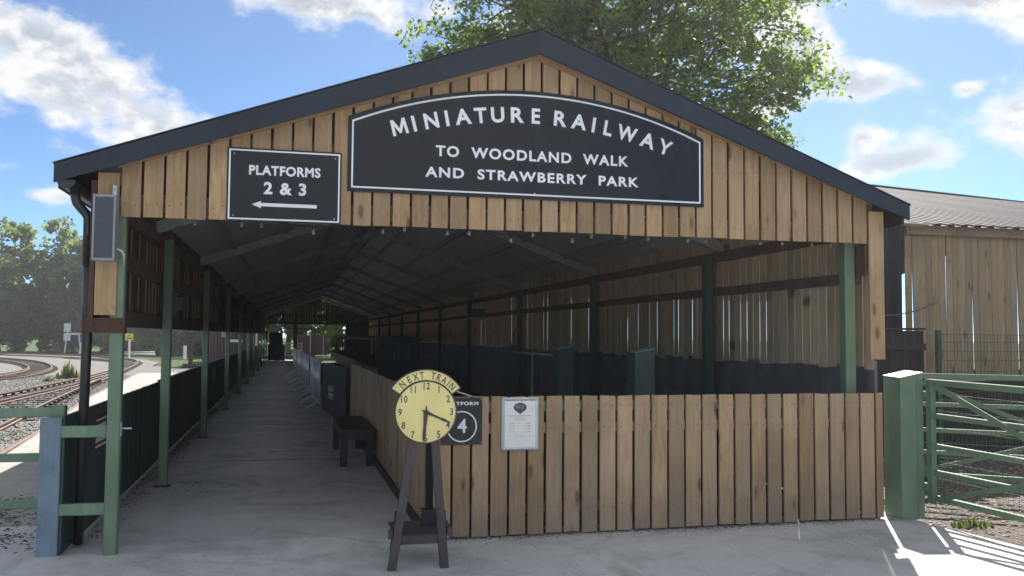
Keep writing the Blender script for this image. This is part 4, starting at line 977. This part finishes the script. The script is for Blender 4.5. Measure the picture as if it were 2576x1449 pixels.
# ================================================================== LEFT YARD: TRACKS AND SMALL THINGS
def smooth(pts, n=8):
    P_ = [Vector((a, b, 0)) for a, b in pts]; P_ = [P_[0] * 2 - P_[1]] + P_ + [P_[-1] * 2 - P_[-2]]; out = []
    for i in range(1, len(P_) - 2):
        for j in range(n):
            t_ = j / n; a, b, c, d = P_[i - 1:i + 3]
            out.append(.5 * ((2 * b) + (c - a) * t_ + (2 * a - 5 * b + 4 * c - d) * t_ * t_ + (3 * b - a - 3 * c + d) * t_ ** 3))
    out.append(P_[-2]); return out
def rail_mesh(pts, z, head=.03, h=.09):
    """bullhead section swept along the line"""
    sec = [(-.032, 0), (.032, 0), (.032, .012), (.008, .022), (.008, h - .028), (head, h - .02), (head, h), (-head, h), (-head, h - .02), (-.008, h - .028), (-.008, .022), (-.032, .012)]
    g = G(); n = len(sec); vs = []
    for i, p in enumerate(pts):
        d = (pts[min(i + 1, len(pts) - 1)] - pts[max(i - 1, 0)]).normalized(); r = Vector((d.y, -d.x, 0)); vs += [(p.x + r.x * u, p.y + r.y * u, z + v) for u, v in sec]
    g.add(vs, [(i * n + j, i * n + (j + 1) % n, (i + 1) * n + (j + 1) % n, (i + 1) * n + j) for i in range(len(pts) - 1) for j in range(n)]); return g
def head_mesh(pts, z, w_=.022):
    g = G(); vs = []
    for i, p in enumerate(pts):
        d = (pts[min(i + 1, len(pts) - 1)] - pts[max(i - 1, 0)]).normalized(); r = Vector((d.y, -d.x, 0)); vs += [(p.x + r.x * u, p.y + r.y * u, z) for u in (-w_, w_)]
    g.add(vs, [(2 * i, 2 * i + 1, 2 * i + 3, 2 * i + 2) for i in range(len(pts) - 1)]); return g
def track(label, rails, z, sleep, spacing=.75, upto=999, chairs=True):
    t_ = thing('railway_track', (*rails[0][0], z), label, 'track'); S = [smooth(r) for r in rails]
    for s in S: r = obj('rail', rail_mesh(s, z), 'rust_rail', t_, fix=False); obj('rail_head', head_mesh(s, z + .0915), 'rail_head', r, fix=False)
    A, B = S[sleep[0]], S[sleep[1]]; acc = 0; cnt = 0; ch = None
    # walk along rail A and lay a sleeper across to the nearest point of rail B
    for p, q in zip(A, A[1:]):
        L = (q - p).length; u = spacing - acc
        while u < L and cnt < upto:
            a = p.lerp(q, u / L); b = min(B, key=lambda c: (c - a).length); i = B.index(b); nb = B[min(i + 1, len(B) - 1)] - B[max(i - 1, 0)]; nb.normalize(); b = b + nb * (a - b).dot(nb)
            d = (b - a).normalized()
            if (b - a).length < 2.6:
                obj('sleeper', G().beam((a - d * .28) + Vector((0, 0, z - .045 + random.uniform(-.008, .004))), (b + d * .28) + Vector((0, 0, z - .045)), .20, .08, ch=.01), 'sleeper', t_); cnt += 1
                if chairs and (a - Vector((2.5, -7, 0))).length < 36:
                    for c_ in (a, b):
                        for off in (-.055, .055): obj('chair', G().beam(c_ + d * off + Vector((0, 0, z - .004)), c_ + d * off + Vector((0, 0, z + .055)), .03, .10, up=tuple(d), ch=.008), 'chair_iron', t_)
            u += spacing
        acc = (L - (u - spacing)) if u >= L else acc
        acc = acc % spacing
    return t_
RA = [(-1.9, 3.0), (-2.10, 6.5), (-2.435, 10.817), (-2.917, 15.46), (-3.656, 23.573), (-4.75, 36.0), (-5.75, 47.0), (-6.40, 52.2), (-7.8, 57.5), (-11.55, 65.3), (-17.0, 72.3), (-22.5, 77.0), (-35, 82)]
RB = [(-4.6, 3.0), (-4.42, 8), (-4.25, 17.1), (-4.25, 26.3), (-4.70, 35.3), (-5.7, 46.6)]
RC = [(-5.35, 3.0), (-5.25, 10), (-5.00, 20.2), (-4.95, 28.9), (-5.35, 38.2), (-6.2, 46.0), (-7.0, 50.0), (-8.3, 54), (-11.6, 60.5), (-16.2, 66.5), (-21.5, 71.5), (-34, 77)]
track('rusty dual gauge railway track passing the concrete platform', [RA, RB, RC], -.13, (0, 2), .72)
RD = [(-11.6, 22), (-9.2, 25.6), (-7.95, 29.8), (-7.62, 33.6), (-8.6, 41.0), (-11.0, 49.4), (-14.0, 56.2), (-18.5, 62), (-30, 69)]
RE = [(-12.3, 23.3), (-10.1, 27.2), (-9.0, 31.0), (-8.70, 34.3), (-9.5, 40.5), (-11.7, 47.6), (-14.8, 54.2), (-19.2, 60.2), (-30.5, 67)]
track('rusty curved siding track on the gravel at the far left', [RD, RE], -.13, (0, 1), .8, chairs=False)
# tuft of weeds by the track
def tuft(name, c, n, h, label, cat='weeds', seed=1, lean=.5):
    rg = np.random.default_rng(seed); g = G()
    for _ in range(n):
        a = rg.uniform(0, 6.28); q_ = rg.random() ** .7; r = q_ * (.10 + .22 * h); x, y = c[0] + r * math.cos(a) * 1.6, c[1] + r * math.sin(a); hh = h * rg.uniform(.35, 1.15) * (1.15 - .85 * q_); l_ = lean * hh * rg.uniform(.1, 1); b_ = rg.uniform(0, 6.28); wd = .012 + .03 * h
        dx, dy = math.cos(b_), math.sin(b_); px, py = -dy * wd, dx * wd; z = c[2]
        g.add([(x - px, y - py, z), (x + px, y + py, z), (x + dx * l_ * .4 + px * .8, y + dy * l_ * .4 + py * .8, z + hh * .6), (x + dx * l_ * .4 - px * .8, y + dy * l_ * .4 - py * .8, z + hh * .6), (x + dx * l_, y + dy * l_, z + hh)], [(0, 1, 2, 3), (3, 2, 4)])
    return obj(name, g, 'weed_leaf', label=label, cat=cat, fix=False)
tuft('weed_tuft', (-5.75, 31.2, -.17), 90, .75, 'tall green weed tuft growing in the gravel beside the track', seed=2, lean=.2)
tuft('weed_tuft', (-5.9, 28.9, -.17), 110, .22, 'low yellow-green weed patch beside the rails', seed=3)
tuft('weed_tuft', (8.35, -.35, -.03), 70, .10, 'small weed clump by the foot of the metal gate', seed=4)
tuft('weed_tuft', (9.6, 1.9, -.03), 80, .13, 'small yellow weed clump seen through the gate mesh', seed=5)
tuft('weed_tuft', (-1.75, 5.6, -.17), 60, .12, 'small weed clump beside the platform kerb', seed=6)
# white framed lineside sign, yellow sign, white box, point lever
ws_ = thing('lineside_sign', (-17.6, 86, -.26), 'white two-legged lineside frame with small boards near the hedge', 'sign')
obj('leg', G().beam((-17.95, 86, -.26), (-17.65, 86, 2.5), .12, .1, up=(0, 1, 0)), 'white_paint', ws_); obj('leg', G().beam((-16.5, 86, -.26), (-16.75, 86, 1.55), .12, .1, up=(0, 1, 0)), 'white_paint', ws_)
obj('cross_bar', G().beam((-17.7, 86, 1.55), (-16.6, 86, 1.55), .10, .18), 'white_paint', ws_)
for z0, z1 in ((.9, 1.6), (1.75, 2.55)): obj('sign_board', G().box(-18.05, -17.45, 85.9, 85.94, z0, z1), 'white_paint', ws_)
yl = thing('yellow_sign_post', (-9.07, 66, -.26), 'white post carrying a small yellow square sign near the hedge', 'sign')
obj('post', G().beam((-9.07, 66, -.26), (-9.07, 66, 1.1), .13, .1, up=(0, 1, 0)), 'white_paint', yl); obj('sign_plate', G().box(-9.36, -8.8, 65.9, 65.94, 1.1, 1.62), 'yellow', yl)
obj('printing', G().box(-9.25, -8.9, 65.885, 65.899, 1.22, 1.30).box(-9.15, -9.0, 65.885, 65.899, 1.42, 1.48), 'black_paint', yl)
wb = thing('white_marker', (-15.57, 82, -.26), 'small white leaning marker box at the edge of the grass', 'marker')
g = G().prism([(-15.9, -.26), (-15.2, -.26), (-15.25, .78), (-15.72, .78)], FY, 82, 82.4); obj('marker_body', g, 'white_paint', wb)
pl_ = thing('point_lever', (-2.33, 42.4, -.17), 'dark point lever with a white marker beside the maroon hut', 'lever')
obj('lever_box', G().beam((-2.7, 42.4, -.1), (-1.9, 42.4, -.1), .5, .34, ch=.02), 'chair_iron', pl_); obj('lever_arm', G().beam((-2.35, 42.4, .05), (-2.30, 42.4, 1.25), .22, .06, up=(0, 1, 0)), 'chair_iron', pl_); obj('marker_plate', G().beam((-2.62, 42.3, .3), (-2.62, 42.3, 1.0), .16, .03, up=(0, 1, 0)), 'white_paint', pl_); obj('lever_rod', G().beam((-1.9, 42.4, -.05), (-.9, 42.8, .15), .06, .06), 'chair_iron', pl_)
cr_ = thing('pipe_rack', (-8.6, 67, -.26), 'low pale pipe rack on the grass under the yellow sign', 'rack')
for k in range(3): g = G(); g.tube([(-10.2, 67 + k * .2, .0 + .16 * (k % 2)), (-7.4, 67 + k * .2, .0 + .16 * (k % 2))], .07, 8); obj('pipe', g, 'old_grey', cr_)
# maroon hut beyond the fence
mh = thing('maroon_hut', (-.3, 52, -.26), 'maroon ribbed hut standing beyond the dark green fence', 'hut')
for k in range(14):
    xa = -1.75 + k * .165
    if xa < .45: obj('wall_sheet', G().beam((xa + .08, 45.4, -.2), (xa + .08, 45.4, 2.6), .155, .05, up=(0, 1, 0), ch=.012), 'maroon', mh)
obj('side_wall', G().box(.42, .52, 45.44, 60, -.2, 2.6), 'maroon', mh); obj('side_wall', G().box(-1.8, -1.7, 45.44, 60, -.2, 2.6), 'maroon', mh)
g = G().prism([(-1.95, 2.58), (-.64, 3.05), (.67, 2.58), (.67, 2.66), (-.64, 3.13), (-1.95, 2.66)], FY, 45.1, 60.2); obj('roof', g, 'slate_metal', mh)
obj('hut_sign', G().box(-.62, .1, 45.35, 45.372, 1.18, 1.32), 'white_print', mh); obj('vent', G().box(-1.05, -.55, 45.34, 45.372, 1.45, 1.75), 'old_grey', mh)
# things at the far end of the walkway
fg = thing('far_gate', (2.9, 55.5, 0), 'pale five-barred gate at the far end of the walkway', 'gate')
for k in range(5): obj('bar', G().beam((2.45, 55.5, .22 + k * .2), (3.45, 55.5, .22 + k * .2), .03, .09), 'old_grey', fg)
for x in (2.42, 3.48): obj('stile', G().beam((x, 55.5, 0), (x, 55.5, 1.15), .09, .06, up=(0, 1, 0)), 'old_grey', fg)
obj('cross_beam', G().beam((2.2, 55.4, 2.02), (4.4, 55.4, 2.02), .06, .08), 'stain_dark', fg); obj('beam_post', G().beam((4.3, 55.4, 0), (4.3, 55.4, 2.0), .1, .1, up=(0, 1, 0)), 'dark_green', fg)
bc = thing('blue_cabinet', (1.75, 50.5, 0), 'dark blue boarded cabinet at the far left of the walkway', 'cabinet')
for k in range(6): obj('panel', G().beam((1.42 + k * .17, 50.4, .02), (1.42 + k * .17, 50.4, .98), .16, .03, up=(0, 1, 0), ch=.004), 'dull_blue', bc)
obj('cabinet_top', G().box(1.32, 2.38, 50.38, 51.2, .985, 1.02), 'stain_dark', bc); obj('cabinet_side', G().box(2.34, 2.37, 50.42, 51.2, .02, .98), 'dull_blue', bc)
aw = thing('ribbed_panel', (1.8, 52.6, 1.7), 'small pale ribbed panel hanging at the far end of the walkway', 'panel')
for k in range(8): obj('rib', G().beam((1.42 + k * .105, 52.6, 1.78), (1.42 + k * .105, 52.6, 2.30), .055, .03, up=(0, 1, 0)), 'white_paint', aw)
hk = thing('ticket_kiosk', (1.75, 52.3, 0), 'dark kiosk block standing under the ribbed panel', 'kiosk'); obj('kiosk_wall', G().box(1.40, 2.22, 52.2, 52.5, 0, 1.76), 'stain_dark', hk); obj('kiosk_notice', G().box(1.24, 1.395, 52.18, 52.2, 1.1, 1.7), 'white_print', hk)
mw = thing('maroon_wagon', (4.0, 59, -.2), 'maroon wagon standing beyond the far end of the shed', 'wagon')
for k in range(4): obj('side_plank', G().beam((2.95, 58.5, .35 + k * .36), (5.3, 58.5, .35 + k * .36), .05, .345, ch=.01), 'maroon', mw)
for x in (3.2, 4.1, 5.0): obj('strap', G().beam((x, 58.46, .2), (x, 58.46, 1.6), .07, .02, up=(0, 1, 0)), 'old_grey', mw)
obj('wagon_body', G().box(2.97, 5.28, 58.53, 62, .2, 1.58), 'maroon', mw)

# ================================================================== TREES
def leaf_cloud(centers, radii, per, size, rg, shape, zsq=.8, droop=.3):
    """many small leaf faces filling the clumps"""
    n = len(centers) * per; C = np.repeat(centers, per, 0); Rr = np.repeat(radii, per)[:, None]
    d = rg.normal(size=(n, 3)); d /= np.linalg.norm(d, axis=1)[:, None]; d *= (rg.random((n, 1)) ** .45); d[:, 2] *= zsq
    pos = C + d * Rr
    nrm = rg.normal(size=(n, 3)); nrm[:, 2] = np.abs(nrm[:, 2]) + .25; nrm /= np.linalg.norm(nrm, axis=1)[:, None]
    ax = rg.normal(size=(n, 3)); ax[:, 2] -= droop; ax -= nrm * (ax * nrm).sum(1)[:, None]; ax /= np.linalg.norm(ax, axis=1)[:, None]; bx = np.cross(nrm, ax)
    s = size * rg.uniform(.45, 1.6, (n, 1)); k = len(shape); V = np.zeros((n, k, 3))
    for i, (u, v, h) in enumerate(shape): V[:, i] = pos + ax * u * s + bx * v * s + nrm * h * s
    return V.reshape(-1, 3), k, n
MAPLE = [(-.5, 0, 0), (-.15, .28, .04), (-.05, .62, .0), (.22, .30, .03), (.75, 0, -.08), (.22, -.30, .03), (-.05, -.62, .0), (-.15, -.28, .04)]
OVAL = [(-.5, 0, 0), (-.05, .36, .08), (.6, 0, -.04), (-.05, -.36, .08)]
def crown_obj(parent, V, k, n, mat, origin):
    me = bpy.data.meshes.new('crown'); V = V - np.array(origin); me.vertices.add(len(V)); me.vertices.foreach_set('co', V.astype('f').ravel()); me.loops.add(n * k); me.loops.foreach_set('vertex_index', np.arange(n * k, dtype='i'))
    me.polygons.add(n); me.polygons.foreach_set('loop_start', np.arange(0, n * k, k, dtype='i')); me.update(calc_edges=True)
    me.materials.append(MATS[mat]); o = bpy.data.objects.new('crown', me); col.objects.link(o); place(o, tuple(origin), parent); return o
def limb(g, a, b, r0, r1, rg, wob=.12, n=5, sides=7):
    a = np.array(a); b = np.array(b); L = np.linalg.norm(b - a); pts = [a + (b - a) * i / n + (rg.normal(size=3) * wob * L / n if 0 < i < n else 0) for i in range(n + 1)]
    g.tube([tuple(p) for p in pts], r0, sides, radii=[r0 + (r1 - r0) * i / n for i in range(n + 1)]); return pts
# the big tree behind the shed
rg = np.random.default_rng(21); TX, TY = 9.75, 12.4; K = .80
bt = thing('maple_tree', (TX, TY, -.26), 'large many-stemmed green tree rising behind the shed roof', 'tree')
g = G(); limb(g, (TX, TY, -.3), (TX + .1, TY, 2.8), .34, .26, rg, .05, 5, 10)
cent = np.array([10.15, 12.4, 9.2]); rad = np.array([4.95, 3.9, 4.4]); clumps = []; crad = []; stems = []
for k in range(9):
    a = rg.uniform(0, 6.28); top = np.array([TX + .45 + rg.uniform(-2.0, 2.0), TY + rg.uniform(-1.4, 1.4), rg.uniform(10.5, 12.8)])
    stems.append(limb(g, (TX + .1 + .1 * math.cos(a), TY + .1 * math.sin(a), 2.6), top, .13, .03, rg, .2, 9, 8))
def inside(p): return (((p - cent) / rad) ** 2).sum()
made = 0
while made < 330:
    s = stems[rg.integers(len(stems))]; i = rg.integers(3, 10); p = np.array(s[min(i, 9)])
    d = rg.normal(size=3); d[2] = abs(d[2]) * .35 - .08; d /= np.linalg.norm(d); L = rg.uniform(.9, 4.6); e = p + d * L + np.array([0, 0, rg.uniform(-.3, .4)])
    q = inside(e)
    if q > 1.02 or e[2] < 4.9 or (q < .25 and rg.random() < .7): continue
    pts = limb(g, p, e, .04, .010, rg, .3, 5, 5); made += 1
    for m2 in range(rg.integers(3, 6)):
        b_ = np.array(pts[rg.integers(2, 6)]); e2 = b_ + rg.normal(size=3) * .5 * np.array([1, 1, .7]); limb(g, b_, e2, .011, .004, rg, .2, 2, 4); clumps.append(e2); crad.append(rg.uniform(.26, .54))
    clumps.append(e); crad.append(rg.uniform(.28, .56))
# long outer sprays seen against the sky
for a, e in (((14.6, 17, 9.2), (17.9, 16.8, 10.0)), ((14.8, 16.5, 8.6), (17.2, 16.4, 8.9)), ((14.0, 16.6, 8.6), (16.4, 16.2, 7.9)), ((10.0, 17, 10.0), (6.2, 16.8, 9.9)), ((10.2, 16.6, 9.6), (6.0, 16.6, 9.2)), ((9.8, 16.6, 11.2), (6.9, 16.6, 11.6)), ((15, 17, 10.4), (18.3, 17, 9.7)), ((13.6, 16.4, 8.2), (15.6, 15.8, 7.4)), ((10.8, 17, 9.0), (7.6, 16.4, 8.6)), ((15.2, 17, 11.6), (17.9, 17, 12.2)), ((14.5, 17, 8.2), (16.8, 17, 7.6))):
    f_ = lambda q: (2.518 + (q[0] - 2.518) * K, 12.4 + (q[1] - 17) * K, 1.6 + (q[2] - 1.6) * K)
    pts = limb(g, f_(a), f_(e), .04, .008, rg, .2, 7, 5)
    for p in pts[2:]:
        for _ in range(4): clumps.append(np.array(p) + rg.normal(size=3) * .18); crad.append(rg.uniform(.18, .36))
tr_ = obj('trunk', g, 'bark_tree', bt, fix=False)
V, k, n = leaf_cloud(np.array(clumps), np.array(crad), 42, .080, rg, MAPLE)
crown_obj(bt, V, k, n, 'maple_leaf', (TX, TY, 6.4))
def round_tree(x, y, h, wd, label, seed, mat='hedge_leaf', leaf=.2, ncl=150, per=60, base_z=-.26, low=.12, group=None):
    rg = np.random.default_rng(seed); t_ = thing('hedge_tree', (x, y, base_z), label, 'tree', group); g = G(); limb(g, (x, y, base_z), (x + rg.uniform(-.3, .3), y, h * .62), .16 + h * .012, .06, rg, .08, 6, 8)
    cl = []; cr = []
    nb = 14
    for k in range(nb):
        z0 = h * rg.uniform(.2, .6); a = rg.uniform(0, 6.28); limb(g, (x, y, z0), (x + math.cos(a) * wd * .38, y + math.sin(a) * wd * .38, z0 + h * rg.uniform(.1, .3)), .07, .02, rg, .2, 4, 5)
    while len(cl) < ncl:
        u = rg.normal(size=3); u /= np.linalg.norm(u); r = rg.random() ** .38; zc = h * (low + (1 - low) * .5); p = np.array([x + u[0] * r * wd / 2, y + u[1] * r * wd / 2, zc + u[2] * r * h * (1 - low) * .5])
        bumpy = 1 + .16 * math.sin(u[0] * 5 + seed) + .14 * math.sin(u[2] * 7 + seed * 2.3 + u[1] * 4)
        p = np.array([x, y, zc]) + (p - np.array([x, y, zc])) * bumpy; cl.append(p); cr.append(rg.uniform(.35, .95) * wd * .13)
    obj('trunk', g, 'bark_tree', t_, fix=False); V, k, n = leaf_cloud(np.array(cl), np.array(cr), per, leaf, rg, OVAL); crown_obj(t_, V, k, n, mat, (x, y, h * .5)); return t_
hedge = [(-33, 93, 13.5, 11, 'leafy tree at the far left edge of the hedge row'), (-24.8, 90, 12.6, 9.0, 'rounded leafy tree left of the white lineside sign'), (-28.5, 91, 6.5, 8, 'low bushy tree in front of the far left hedge row'), (-18.5, 92, 13.0, 8.5, 'tall leafy tree behind the white lineside sign'), (-13.2, 90, 12.2, 8.0, 'leafy tree behind the downpipe and loudspeaker'), (-21.5, 92, 6.0, 7.5, 'low dark bush behind the white lineside sign'),
         (-14.5, 91, 5.5, 7.5, 'low dark bush behind the white marker box'), (-8.2, 86, 10, 8.5, 'leafy tree behind the yellow sign'), (-8.8, 80, 5.0, 8, 'low bush on the grass behind the yellow sign'), (-2.6, 82, 10, 8.5, 'leafy tree behind the maroon hut'), (-3.5, 76, 5.0, 6.5, 'low bush left of the maroon hut'), (-38, 84, 7, 10, 'bush at the extreme left of the hedge'), (-33, 91, 4.6, 9, 'low spreading bush at the foot of the far left trees'), (-26, 91, 4.2, 8.5, 'low spreading bush at the foot of the hedge left of the white sign'), (-17.5, 92, 4.4, 8, 'low spreading bush at the hedge foot right of the white sign'), (-12.5, 88, 4.2, 8, 'low spreading bush between the marker box and the yellow sign'), (-5.6, 77, 4.2, 7.5, 'low spreading bush right of the yellow sign')]
for i, (x, y, h, wd, lb) in enumerate(hedge): round_tree(x, y, h, wd, lb, 100 + i, ncl=230 if h > 8 else 130, per=80, leaf=.36, low=.0, group='trees along the yard edge')
for i, (x, y, h, wd, lb) in enumerate([(2.6, 69, 8, 5.2, 'sunlit tree beyond the far gate of the walkway'), (6.6, 68, 7.5, 5.2, 'sunlit tree beyond the far end behind the maroon wagon'), (10.4, 70, 9, 6.0, 'sunlit tree beyond the right corner of the far end'), (-.8, 72, 9, 6, 'sunlit tree beyond the far left corner of the walkway'), (4.7, 76, 9, 7, 'taller tree between the two sunlit trees beyond the far end')]): round_tree(x, y, h, wd, lb, 300 + i, 'far_leaf', .26, 150, 70, low=.0, group='trees beyond the far end of the shed')

# ================================================================== HAZE ADDED TO STAND FOR LENS GLARE
g = G().box(-60, 60, -20, 100, -1.3, 16.5)
hz = obj('glare_haze', g, 'paper', kind='stuff'); hz.data.materials.clear()
hm = bpy.data.materials.new('glare_haze'); hm.use_nodes = True; ht = hm.node_tree; ht.nodes.remove(ht.nodes['Principled BSDF'])
pv = ht.nodes.new('ShaderNodeVolumePrincipled'); pv.inputs['Color'].default_value = (.97, .98, 1, 1); pv.inputs['Density'].default_value = .0007; pv.inputs['Anisotropy'].default_value = .55
ht.links.new(pv.outputs[0], ht.nodes['Material Output'].inputs['Volume']); hz.data.materials.append(hm)
